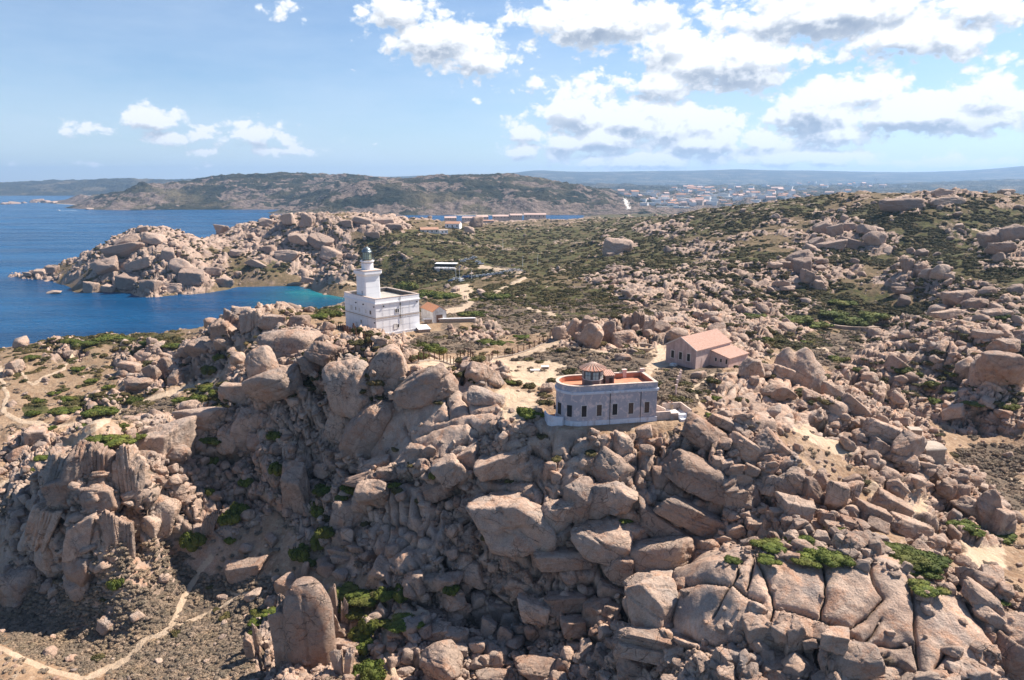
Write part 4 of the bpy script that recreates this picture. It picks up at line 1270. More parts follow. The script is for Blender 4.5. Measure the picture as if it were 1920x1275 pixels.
# loose stones
P = cand(44000, 380)
rock, green, heath, sand, path, crack, _t = att_at(P)
pr = .12 + .60 * sstep(rock, .05, .6) + .6 * crack
pr *= (1 - .9 * sand) * (1 - path) * (1 - .6 * heath) * (1 - .55 * green * (rock < .4)) * (padm(P) < .15) * (P[:, 2] > .2)
_px, _py = project(P[:, 0], P[:, 1], P[:, 2])
pr *= 1 - .96 * (ell(_px, _py, 1500, 1160, 310, 95, -6) > .1) * (1 - .7 * (ell(_px, _py, 1440, 1210, 90, 60) > .1)); pr *= 1 - .9 * (ell(_px, _py, 800, 800, 130, 60, 20) > .2)
for _e in SLABC: pr *= 1 - .78 * (ell(_px, _py, *_e) > .3)
keep = RS.uniform(0, 1, len(P)) < pr * .75
P = P[keep]; Yd = P[:, 1]
sz = np.minimum(.15 * (1 - RS.uniform(0, 1, len(P))) ** (-1 / 1.9), 1.5) * (1 + Yd / 300) 
sz = np.minimum(sz, np.where(Yd < 150, 1.05, 2.4))
A3 = np.stack([RS.uniform(.8, 1.5, len(P)), RS.uniform(.8, 1.3, len(P)), RS.uniform(.5, 1.05, len(P))], 1) * sz[:, None]
Rt = np.stack([RS.uniform(-.5, .5, len(P)), RS.uniform(-.5, .5, len(P)), RS.uniform(0, 6.28, len(P))], 1)
seen = (sz / Yd); order = np.argsort(-seen)
P2 = P + np.c_[np.zeros((len(P), 2)), A3[:, 2] * .35]
NBIG = 240
for i in order[:NBIG]:
    o = bpy.data.objects.new('loose_boulder', RUB4[i % 10]); COL.objects.link(o)
    o.location = P2[i]; o.rotation_euler = Rt[i]; o.scale = A3[i]
    x, y = project(*P2[i]); HEROES.append((o, float(x), float(y), sz[i] * 2 / Yd[i] * F, sz[i] * 2 / Yd[i] * F * .8, 'l', 0, None, None))
r_ = order[NBIG:]
stuff('rubble', P2[r_], Rt[r_], A3[r_], RS.randint(0, 12, len(r_)), PC['rub'])

# bushes: the big dark-green junipers and cistus cushions one can count
BT = '''
190 765 60 22;120 765 50 20;60 772 26 12;250 748 30 16;205 722 22 12;130 745 26 12;170 712 22 10;100 735 22 10;70 750 20 10;145 690 24 10;40 685 20 8;62 668 28 9;205 632 50 12;238 634 40 12;130 637 30 10;280 640 40 9;330 645 40 9;160 642 40 10;
220 822 60 20;185 818 44 14;260 815 30 12;155 798 28 10;95 798 26 12;80 855 26 12;60 880 20 12;390 722 44 20;370 745 36 20;405 735 30 16;340 745 28 14;395 690 30 16;410 668 20 14;230 795 20 12;
360 1005 44 36;215 1088 30 26;392 915 22 24;452 945 34 50;430 965 40 30;405 925 22 20;460 900 26 18;395 860 26 26;515 810 26 22;520 875 30 22;400 820 44 20;430 1010 20 16;
612 912 50 24;600 950 44 30;610 985 34 40;600 1010 30 34;565 1030 40 34;585 1050 30 20;640 930 26 14;655 915 30 20;740 905 26 14;812 890 16 12;
650 1105 60 22;690 1112 70 32;720 1108 40 24;752 1108 36 30;640 1128 40 30;600 1105 30 16;668 1145 36 24;676 1180 44 50;690 1165 36 30;680 1205 40 30;690 1240 60 44;700 1258 44 36;758 1160 60 26;730 1165 36 20;845 1100 30 22;
490 1150 46 22;510 1140 34 16;478 1165 24 14;470 1185 14 12;1070 1185 26 20;
1498 1008 50 22;1445 1018 56 22;1540 1030 70 30;1570 1040 60 26;1510 1045 50 18;1570 988 36 24;1700 1040 70 34;1735 1045 80 26;1725 1060 60 26;1680 1025 50 16;1735 1098 60 20;1810 980 50 20;1830 995 30 14;1870 1003 60 12;1860 1120 44 14;1375 1048 30 10;1440 1048 40 8;
1175 975 24 10;1300 800 30 10;1335 778 26 10;1000 770 40 22;985 768 30 18;960 715 20 8;
800 645 44 20;815 655 40 18;790 665 30 12;640 575 40 16;620 585 44 16;600 590 36 12;915 638 44 14;945 642 34 10;980 630 30 10;890 585 50 12;840 552 50 14;800 548 50 16;780 555 40 14;760 535 44 18;930 555 50 10;905 560 44 10;
1345 745 20 10;1570 670 34 14;1610 690 26 12;1690 690 34 14;1718 700 24 14;1745 715 26 14;1760 750 30 14;1790 730 40 12;1830 755 40 10;1890 758 34 14;1785 700 20 10;1700 800 20 8;1440 635 20 10;1510 640 20 8;
1560 585 60 12;1600 600 70 12;1500 595 50 14;1530 605 50 12;1640 590 50 10;1480 600 40 10;1580 565 50 12;1870 590 40 12;1420 590 40 12
'''
BUSHES = []
for tok in BT.replace('\n', '').split(';'):
    if not tok.strip(): continue
    cx, cy, w, h = [float(q) for q in tok.split()]
    p, t = pix(cx, cy + h * .35)
    if p is None: continue
    k = len(BUSHES)
    o = bpy.data.objects.new('evergreen_bush', JUN[k % 3]); COL.objects.link(o)
    s = w * t / F / 1.75
    e = math.atan2(CAMZ - p.z, p.y)
    vz = max(.45, min(1.6, (h * t / F - 1.2 * s * math.sin(e)) / (.6 * s * math.cos(e) + .1 * s)))
    vz *= 1.25
    o.location = p + (CAM0 - p).normalized() * s * .35; o.scale = (s, s * .85, s * vz); o.rotation_euler = (0, 0, RS.uniform(-.5, .5) + (3.14 if k % 2 else 0))
    BUSHES.append((o, cx, cy, w, h))

P = cand(95000, 362, 760, .2)
rock, green, heath, sand, path, crack, _t = att_at(P)
Yd = P[:, 1]
pr = (.03 + .17 * sstep(Yd, 180, 260) + .80 * sstep(green, .1, .6) * (1 - .8 * sstep(rock, .35, .8))) * (1 - sand) * (1 - path) * (padm(P) < .05) * (P[:, 2] > 1.5) * sstep(fbm(P[:, :2] / 9, 3, 5), -.35, .1) * (Yd > 90)
far_ok = (P[:, 2] > 5)
keep = (RS.uniform(0, 1, len(P)) < pr) & far_ok
P = P[keep]; Yd = P[:, 1]; n = len(P)
sz = RS.uniform(.5, 1.25, n) * (1 + .35 * np.clip(Yd / 300, 0, 2.5))
order = np.argsort(-(sz / Yd))
A3 = np.stack([sz * RS.uniform(.8, 1.5, n), sz * RS.uniform(.8, 1.4, n), sz * RS.uniform(.55, 1.0, n)], 1)
Rt = np.stack([np.zeros(n), np.zeros(n), RS.uniform(0, 6.28, n)], 1)
NB = 290 - len(BUSHES)
for i in order[:NB]:
    o = bpy.data.objects.new('evergreen_bush', MAC[i % 4]); COL.objects.link(o)
    o.location = P[i]; o.rotation_euler = Rt[i]; o.scale = A3[i]
    x, y = project(*P[i]); BUSHES.append((o, float(x), float(y), sz[i] * 2 / Yd[i] * F, 8))
r_ = order[NB:]
stuff('scrub', P[r_] - np.c_[np.zeros((len(r_), 2)), A3[r_, 2] * .1], Rt[r_], A3[r_], RS.randint(0, 4, len(r_)), PC['mac'])

P = cand(42000, 560, 1300, .2)
rock, green, heath, sand, path, crack, _t = att_at(P)
pr = (.08 + .92 * sstep(heath, .1, .6)) * (1 - sstep(rock, .3, .7)) * (1 - .9 * sand) * (1 - sstep(path, .1, .4)) * (padm(P) < .1) * (P[:, 2] > 2)
keep = RS.uniform(0, 1, len(P)) < pr
P = P[keep]; n = len(P)
sz = RS.uniform(.22, .55, n) * (1 + np.clip((P[:, 1] - 90) / 160, 0, 1))
A3 = np.stack([sz * RS.uniform(.9, 1.5, n), sz * RS.uniform(.9, 1.5, n), sz * RS.uniform(.8, 1.2, n)], 1)
stuff('heath', P, np.stack([np.zeros(n), np.zeros(n), RS.uniform(0, 6.28, n)], 1), A3, RS.randint(0, 3, n), PC['hea'])
print('COUNTS', len(HEROES), len(BUSHES))

# ------------------------------------------------------------------ building kit
class MB:
    def __init__(s): s.v = []; s.f = []
    def poly(s, vs, fs):
        o = len(s.v); s.v += [tuple(map(float, p)) for p in vs]; s.f += [tuple(i + o for i in f) for f in fs]; return s
    def box(s, x0, x1, y0, y1, z0, z1):
        return s.poly([(x0, y0, z0), (x1, y0, z0), (x1, y1, z0), (x0, y1, z0), (x0, y0, z1), (x1, y0, z1), (x1, y1, z1), (x0, y1, z1)],
                      [(0, 3, 2, 1), (4, 5, 6, 7), (0, 1, 5, 4), (1, 2, 6, 5), (2, 3, 7, 6), (3, 0, 4, 7)])
    def ring(s, outer, inner, z0, z1):
        """wall between two closed outlines (lists of xy)"""
        n = len(outer); vs = [(x, y, z0) for x, y in outer] + [(x, y, z1) for x, y in outer] + [(x, y, z0) for x, y in inner] + [(x, y, z1) for x, y in inner]
        fs = []
        for i in range(n):
            j = (i + 1) % n
            fs += [(i, j, n + j, n + i), (2 * n + j, 2 * n + i, 3 * n + i, 3 * n + j), (n + i, n + j, 3 * n + j, 3 * n + i), (j, i, 2 * n + i, 2 * n + j)]
        return s.poly(vs, fs)
    def prism(s, outline, z0, z1, taper=1.0, c=(0, 0)):
        n = len(outline); o2 = [(c[0] + (x - c[0]) * taper, c[1] + (y - c[1]) * taper) for x, y in outline]
        return s.poly([(x, y, z0) for x, y in outline] + [(x, y, z1) for x, y in o2], [tuple(range(n))[::-1], tuple(range(n, 2 * n))] + [(i, (i + 1) % n, n + (i + 1) % n, n + i) for i in range(n)])
    def cyl(s, x, y, r, z0, z1, n=16, r2=None):
        r2 = r if r2 is None else r2
        a = [2 * math.pi * i / n for i in range(n)]
        return s.poly([(x + r * math.cos(t), y + r * math.sin(t), z0) for t in a] + [(x + r2 * math.cos(t), y + r2 * math.sin(t), z1) for t in a],
                      [tuple(range(n))[::-1], tuple(range(n, 2 * n))] + [(i, (i + 1) % n, n + (i + 1) % n, n + i) for i in range(n)])
    def bar(s, p, q, w):
        p = Vector(p); q = Vector(q); d = (q - p).normalized(); a = d.cross(Vector((0, 0, 1)) if abs(d.z) < .9 else Vector((1, 0, 0))).normalized() * w / 2; b = d.cross(a).normalized() * w / 2
        vs = [p + a + b, p - a + b, p - a - b, p + a - b, q + a + b, q - a + b, q - a - b, q + a - b]
        return s.poly(vs, [(0, 1, 2, 3), (7, 6, 5, 4), (0, 4, 5, 1), (1, 5, 6, 2), (2, 6, 7, 3), (3, 7, 4, 0)])
    def build(s, name, mat, parent=None, smooth=False):
        me = bpy.data.meshes.new(name); me.from_pydata(s.v, [], s.f); me.materials.append(mat)
        bm = bmesh.new(); bm.from_mesh(me); bmesh.ops.recalc_face_normals(bm, faces=bm.faces); bm.to_mesh(me); bm.free()
        if smooth:
            for p in me.polygons: p.use_smooth = True
        o = bpy.data.objects.new(name, me); COL.objects.link(o)
        if parent: o.parent = parent
        return o

def thing(name, label, cat, M=None, group=None):
    o = bpy.data.objects.new(name, None); COL.objects.link(o); o.empty_display_size = .5
    if M is not None: o.matrix_world = M
    return tag(o, label, cat, group)

def plain(name, col, rough=.8, noise=.0, scale=2.0, col2=None, bump=0.0, streak=False, metal=0, spec=.3, lo=.4, hi=.65):
    m, T, b = new_mat(name)
    tc = T.n('ShaderNodeTexCoord').outputs['Object']
    c = (*col, 1)
    if col2 is not None:
        n = T.noise(tc, scale, 6, .7, .5)
        if streak: n = T.m('MULTIPLY_ADD', T.noise(T.vm('MULTIPLY', tc, (2.2, 2.2, .25)), scale, 5, .7), .5, T.m('MULTIPLY', n, .5))
        c = T.mix(T.mr(n, lo, hi), col, col2)
    T.set(b.inputs['Base Color'], c); b.inputs['Roughness'].default_value = rough; b.inputs['Metallic'].default_value = metal; b.inputs['Specular IOR Level'].default_value = spec
    if bump:
        bp = T.n('ShaderNodeBump'); bp.inputs['Distance'].default_value = bump; T.set(bp.inputs['Height'], T.noise(tc, scale * 6, 4, .7)); T.set(b.inputs['Normal'], bp.outputs[0])
    return m

def tile_mat(name, c1, c2, run=(1, 0, 0), pitch=.22):
    m, T, b = new_mat(name)
    tc = T.n('ShaderNodeTexCoord').outputs['Object']
    u = T.vm('DOT_PRODUCT', tc, run)
    w = T.m('ABSOLUTE', T.m('SINE', T.m('MULTIPLY', u, math.pi / pitch)))
    c = T.mix(T.mr(T.noise(tc, 2.5, 5, .75), .38, .62), c1, c2)
    c = T.mix(T.mr(T.noise(tc, 9, 3, .8), .5, .65, 0, .55), c, (.50, .38, .32))
    c = T.mix(T.mr(w, 0, .45, .55, 0), c, (.10, .06, .05))
    bp = T.n('ShaderNodeBump'); bp.inputs['Distance'].default_value = .08; T.set(bp.inputs['Height'], w); T.set(b.inputs['Normal'], bp.outputs[0])
    T.set(b.inputs['Base Color'], c); b.inputs['Roughness'].default_value = .9
    return m

M_WHITE = plain('white_render', (.84, .83, .84), .8, col2=(.66, .64, .62), scale=.5, streak=True, lo=.52, hi=.78)
M_WHITE2 = plain('worn_white_render', (.72, .69, .66), .85, col2=(.42, .36, .31), scale=.9, streak=True, lo=.46, hi=.66)
M_JOINT = plain('joint_line', (.66, .65, .66), .85)
M_BAND = plain('beige_band', (.50, .40, .31), .85, col2=(.38, .29, .22), scale=2)
M_CONC = plain('roof_concrete', (.44, .41, .36), .9, col2=(.30, .28, .25), scale=1.2)
M_DARK = plain('dark_opening', (.018, .017, .018), .4)
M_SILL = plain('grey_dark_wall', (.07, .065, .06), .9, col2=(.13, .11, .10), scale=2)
M_GLASS = plain('lantern_glass', (.36, .45, .36), .12, spec=.6)
M_GLASSY = plain('pale_pane', (.42, .44, .40), .15, spec=.6)
M_DOME = plain('dome_metal', (.20, .25, .27), .38, col2=(.10, .12, .13), scale=2, metal=.5)
M_BRONZE = plain('old_bronze', (.13, .085, .04), .6)
M_PINKW = plain('peeling_mauve_plaster', (.42, .37, .38), .9, col2=(.68, .53, .48), scale=.9, bump=.02, lo=.50, hi=.58)
M_PINKP = plain('pink_plaster', (.70, .52, .46), .9, col2=(.54, .38, .33), scale=.9, bump=.01)
M_STAINP = plain('stained_pink_plaster', (.56, .40, .36), .9, col2=(.34, .24, .22), scale=.8, streak=True, bump=.02, lo=.40, hi=.62)
M_CREAM = plain('cream_wall_cap', (.62, .50, .42), .85, col2=(.45, .33, .27), scale=2)
M_TERR = plain('terracotta_floor', (.58, .25, .15), .9, col2=(.42, .17, .10), scale=1.2)
M_PLINTH = plain('chalky_plinth', (.62, .62, .66), .85, col2=(.42, .34, .32), scale=.8, streak=True, lo=.5, hi=.68)
M_ORANGE = tile_mat('orange_tiles', (.52, .20, .08), (.60, .27, .12), (1, 0, 0), .4)
M_PTILE = tile_mat('pink_tiles', (.40, .21, .15), (.50, .30, .23), (0.7604, 0.6494, 0), .30)
M_PTILE2 = tile_mat('pink_roof_tiles', (.40, .21, .15), (.52, .31, .24), (1, 0, 0), .30)
M_TURW = plain('weathered_turret_wall', (.21, .17, .155), .85, col2=(.12, .10, .09), scale=2.5, streak=True)
M_RUST = plain('rusty_iron', (.10, .045, .025), .9, col2=(.06, .03, .02), scale=5)
M_KERB = plain('pale_kerb', (.46, .38, .31), .9, col2=(.34, .27, .21), scale=2)
M_STONE = plain('dry_stone', (.40, .31, .24), .95, col2=(.24, .18, .14), scale=2.5, bump=.08)
M_WOOD = plain('weathered_door', (.24, .14, .09), .8, col2=(.16, .09, .06), scale=2)
M_IVORY = plain('window_surround', (.66, .58, .54), .85, col2=(.5, .42, .38), scale=4)
M_BROWNW = plain('brown_shutter', (.13, .08, .055), .7, col2=(.07, .045, .035), scale=4)
M_CAR = {k: plain('car_paint_' + k, c, .25, spec=.6) for k, c in dict(white=(.75, .76, .78), silver=(.42, .44, .46), blue=(.03, .10, .26), dark=(.03, .03, .035), red=(.35, .03, .03)).items()}
M_TYRE = plain('tyre_rubber', (.02, .02, .02), .9)
M_SKIN = plain('skin', (.45, .27, .19), .6)
M_ASPH = plain('car_park_paving', (.50, .46, .42), .9, col2=(.40, .36, .32), scale=.4)

def window(parent, cx, cz, w, h, face='y', pos=0.0, mat=None, frame_mat=None, fr=.10, sill=True, out=-1):
    """a framed window on a wall plane: face 'y' looks to -y at y=pos; face 'x' looks to +/-x at x=pos"""
    fm = MB(); pn = MB()
    def bx(mb, a0, a1, z0, z1, d0, d1):
        if face == 'y': mb.box(a0, a1, min(pos + out * d0, pos + out * d1), max(pos + out * d0, pos + out * d1), z0, z1)
        else: mb.box(min(pos + out * d0, pos + out * d1), max(pos + out * d0, pos + out * d1), a0, a1, z0, z1)
    bx(fm, cx - w / 2 - fr, cx - w / 2, cz - h / 2 - fr * .2, cz + h / 2 + fr, -.02, .05)
    bx(fm, cx + w / 2, cx + w / 2 + fr, cz - h / 2 - fr * .2, cz + h / 2 + fr, -.02, .05)
    bx(fm, cx - w / 2, cx + w / 2, cz + h / 2, cz + h / 2 + fr, -.02, .05)
    if sill: bx(fm, cx - w / 2 - fr, cx + w / 2 + fr, cz - h / 2 - fr * .9, cz - h / 2 - fr * .2, -.02, .10)
    bx(pn, cx - w / 2, cx + w / 2, cz - h / 2, cz + h / 2, -.05, .012)
    f = fm.build('window', frame_mat or M_IVORY, parent)
    pn.build('pane', mat or M_DARK, f)
    return f

# ------------------------------------------------------------------ lighthouse
def lighthouse():
    T = thing('lighthouse', 'white lighthouse with a square tower and glass lantern rising from a two-storey block', 'lighthouse', frame(LH0, LH_R))
    WX, WY, H = 14.0, 16.8, 9.9
    bd = MB(); bd.box(0, WX, 0, WY, -3.5, 8.55); bd.box(-.04, WX + .04, -.04, WY + .04, -3.5, -.2)
    bd.build('wall', M_WHITE, T)
    c = MB(); c.box(-.28, WX + .28, -.28, WY + .28, 8.55, 8.85); c.build('cornice', M_WHITE, T)
    p = MB(); o = .05; t = .42
    sq = lambda d: [(-o + d, -o + d), (WX + o - d, -o + d), (WX + o - d, WY + o - d), (-o + d, WY + o - d)]
    p.ring(sq(0), sq(t), 8.85, 10.05); p.build('parapet', M_WHITE, T)
    pi = MB(); pi.ring(sq(t + .002), sq(t + .03), 8.86, 9.95); pi.build('parapet_lining', M_SILL, T)  # dark sheet over the inner parapet faces, their shade put into the colour
    cp = MB(); cp.ring(sq(-.06), sq(t + .05), 10.05, 10.16); cp.build('parapet_cap', M_CREAM, T)
    r = MB(); r.box(t + .04, WX - t - .04, t + .04, WY - t - .04, 8.851, 8.95); r.build('roof', M_CONC, T)
    b = MB(); b.ring(sq(-.04), sq(.10), 4.55, 4.80); b.build('string_course', M_BAND, T)
    b = MB(); b.ring(sq(-.02), sq(.10), 4.18, 4.28); b.ring(sq(-.02), sq(.10), 5.05, 5.12); b.build('string_course', M_WHITE2, T)
    b = MB(); b.ring(sq(-.03), sq(.10), .15, .45); b.build('plinth', M_WHITE, T)
    # render joints: thin raised bands that divide the faces into panels
    j = MB()
    for x in (2.2, 4.4, 8.6, 10.8): j.box(x, x + .05, -.075, -.052, .45, 8.5)
    for y in (2.2, 4.4, 7.0, 9.4, 12.0, 14.0): j.box(-.075, -.052, y, y + .05, .45, 8.5)
    for z in (2.3, 6.9): j.box(0, WX, -.074, -.053, z, z + .05); j.box(-.074, -.053, 0, WY, z, z + .05)
    j.build('panel_joint', M_JOINT, T)
    for cx, cz, w, h in ((6.35, 6.15, .42, .95), (7.0, 6.15, .42, .95), (6.9, 1.9, .45, .95)): window(T, cx, cz, w, h, 'y', -.05, M_DARK, M_WHITE2, .09)
    window(T, 6.0, 1.9, .95, 1.3, 'y', -.05, M_WHITE2, M_WHITE2, .08)
    for cy, cz, w, h, mt in ((2.7, 6.1, .7, 1.0, M_SILL), (5.2, 6.1, .5, .9, M_WHITE2), (7.9, 2.9, .45, .8, M_DARK), (8.6, 6.1, .5, .9, M_WHITE2), (10.6, 6.2, .4, .8, M_SILL), (13.0, 6.1, .9, 1.2, M_WHITE2), (10.6, 1.6, .9, 1.3, M_WHITE2), (4.4, 1.6, .9, 1.4, M_WHITE2)):
        window(T, cy, cz, w, h, 'x', -.05, mt, M_WHITE2, .08)
    for pos in ((2.4, -.2), (7.7, -.2), (13.2, -.2)):
        l = MB(); l.box(pos[0] - .13, pos[0] + .13, -.32, -.05, 7.75, 8.05); l.build('wall_lamp', M_DARK, T)
    for y in (6.2, 10.2, .6):
        l = MB(); l.box(-.32, -.05, y - .13, y + .13, 7.75, 8.05); l.build('wall_lamp', M_DARK, T)
    for y in (.4,): l = MB(); l.box(-.3, -.05, y, y + .3, 3.4, 3.7); l.build('wall_lamp', M_DARK, T)
    d = MB(); d.cyl(7.75, -.16, .07, 2.4, 10.1, 8); d.build('drain_pipe', M_SILL, T)
    # tower
    tx, ty, hs = 3.2, 8.8, 2.42
    def sqc(k, ch=.28):
        return [(tx - k + ch, ty - k), (tx + k - ch, ty - k), (tx + k, ty - k + ch), (tx + k, ty + k - ch), (tx + k - ch, ty + k), (tx - k + ch, ty + k), (tx - k, ty + k - ch), (tx - k, ty - k + ch)]
    s = MB(); s.prism(sqc(hs + .05), 8.9, 15.3, .965, (tx, ty)); s.build('tower_shaft', M_WHITE, T)
    jb = MB()
    for z in (10.6, 12.3, 14.0): jb.ring(sqc(hs + .06 - (z - 8.9) * .012), sqc(hs - .3), z, z + .05)
    jb.build('panel_joint', M_JOINT, T)
    g = MB(); g.poly([(x, y, 15.25) for x, y in sqc(hs - .06)] + [(x, y, 16.0) for x, y in sqc(hs + .48)], [(i, (i + 1) % 8, 8 + (i + 1) % 8, 8 + i) for i in range(8)] + [tuple(range(8))[::-1], tuple(range(8, 16))])
    g.prism(sqc(hs + .48), 16.0, 16.85); g.build('gallery', M_WHITE, T)
    gc = MB(); gc.prism(sqc(hs + .56), 16.85, 17.0); gc.build('gallery_cap', M_CREAM, T)
    w = MB(); w.box(tx - hs - .04, tx - hs + .12, ty - .9, ty - .6, 10.3, 11.3); w.build('slit_window', M_DARK, T)
    u = MB(); u.cyl(tx, ty, 1.62, 17.0, 18.80, 28); u.build('drum', M_WHITE, T, False)
    u = MB(); u.cyl(tx, ty, 1.64, 18.95, 19.25, 28, 1.95); u.cyl(tx, ty, 1.95, 19.25, 19.50, 28); u.build('upper_gallery', M_WHITE, T)
    rl = MB()
    for i in range(14):
        a = 2 * math.pi * i / 14; rl.cyl(tx + 1.86 * math.cos(a), ty + 1.86 * math.sin(a), .03, 19.50, 20.25, 5)
        a2 = 2 * math.pi * (i + 1) / 14
        for z in (19.90, 20.24): rl.bar((tx + 1.86 * math.cos(a), ty + 1.86 * math.sin(a), z), (tx + 1.86 * math.cos(a2), ty + 1.86 * math.sin(a2), z), .04)
    rl.build('railing', M_DOME, T)
    lb = MB(); lb.cyl(tx, ty, 1.3, 19.50, 19.85, 20); lb.build('lantern_base', M_BRONZE, T)
    ln = MB(); ln.cyl(tx, ty, 1.2, 19.85, 21.75, 12); L_ = ln.build('lantern', M_GLASS, T)
    mu = MB()
    for i in range(12):
        a = 2 * math.pi * i / 12; mu.bar((tx + 1.22 * math.cos(a), ty + 1.22 * math.sin(a), 19.85), (tx + 1.22 * math.cos(a), ty + 1.22 * math.sin(a), 21.75), .07)
    for z in (20.48, 21.10):
        for i in range(12):
            a = 2 * math.pi * i / 12; b_ = 2 * math.pi * (i + 1) / 12; mu.bar((tx + 1.22 * math.cos(a), ty + 1.22 * math.sin(a), z), (tx + 1.22 * math.cos(b_), ty + 1.22 * math.sin(b_), z), .05)
    mu.build('glazing_bar', M_BRONZE, L_)
    dm = MB(); n = 20; pr = [(1.42, 21.70), (1.42, 21.90), (1.30, 21.95), (1.22, 22.30), (1.0, 22.70), (.65, 23.00), (.28, 23.16), (.26, 23.40)]
    vs = [(tx + r_ * math.cos(2 * math.pi * i / n), ty + r_ * math.sin(2 * math.pi * i / n), z) for r_, z in pr for i in range(n)]
    dm.poly(vs, [(k * n + i, k * n + (i + 1) % n, (k + 1) * n + (i + 1) % n, (k + 1) * n + i) for k in range(len(pr) - 1) for i in range(n)] + [tuple(range(n))[::-1], tuple(range((len(pr) - 1) * n, len(pr) * n))])
    dm.build('dome', M_DOME, T, True)
    fi = MB(); fi.cyl(tx, ty, .34, 23.35, 23.65, 12, .2); fi.cyl(tx, ty, .16, 23.65, 23.90, 8); fi.cyl(tx, ty, .02, 23.90, 24.80, 5); fi.build('finial', M_BRONZE, T)
lighthouse()

# white outbuilding with the orange roof, terrace and garden wall
def outbuilding():
    M = frame(at(812, 605, 39.8), R(30)) @ Matrix.Translation((0, 0, 0))
    T = thing('outbuilding', 'small white gabled outbuilding with an orange tiled roof behind the lighthouse', 'outbuilding', M)
    W_, L_, H = 4.4, 9.0, 3.2
    b = MB(); b.poly([(0, 0, -1), (W_, 0, -1), (W_, L_, -1), (0, L_, -1), (0, 0, H), (W_, 0, H), (W_, L_, H), (0, L_, H), (W_ / 2, 0, H + 1.4), (W_ / 2, L_, H + 1.4)],
                     [(0, 1, 5, 8, 4), (3, 7, 9, 6, 2), (0, 4, 7, 3), (1, 2, 6, 5), (4, 8, 9, 7), (5, 6, 9, 8), (0, 3, 2, 1)]); b.build('wall', M_WHITE2, T)
    r = MB(); 
    for sg in (0, 1):
        x0, x1 = (-.2, W_ / 2) if sg == 0 else (W_ + .2, W_ / 2)
        z0, z1 = H - .05, H + 1.48
        r.poly([(x0, -.15, z0), (x1, -.15, z1), (x1, L_ + .1, z1), (x0, L_ + .1, z0), (x0, -.15, z0 + .12), (x1, -.15, z1 + .12), (x1, L_ + .1, z1 + .12), (x0, L_ + .1, z0 + .12)], [(0, 1, 2, 3), (4, 7, 6, 5), (0, 4, 5, 1), (1, 5, 6, 2), (2, 6, 7, 3), (3, 7, 4, 0)])
    r.build('roof', tile_mat('orange_roof_tiles', (.55, .20, .08), (.62, .28, .13), (0, 1, 0), .4), T)
    d = MB(); d.box(1.1, 3.1, -.05, .05, -.1, 2.2); d.build('door', M_WOOD, T)
    M2 = frame(at(786, 604, 39.9), R(6))
    T2 = thing('garden_wall', 'long low white-capped wall running right from the lighthouse terrace', 'wall', M2)
    w = MB(); w.box(1.5, 16.5, 0, .5, -2.0, .75); w.build('wall', M_STONE, T2)
    w = MB(); w.box(1.3, 16.8, -.12, .62, .75, .98); w.build('cap', M_WHITE, T2)
    M3 = frame(at(787, 622, 40.0), R(18))
    T3 = thing('entrance_terrace', 'white concrete terrace slab at the right foot of the lighthouse', 'terrace', M3)
    w = MB(); w.box(-.2, 3.0, 0, 6.0, -2.0, .5); w.build('base', M_STONE, T3)
    w = MB(); w.box(-.3, 3.15, -.1, 6.1, .5, .68); w.build('slab', M_WHITE, T3)
outbuilding()

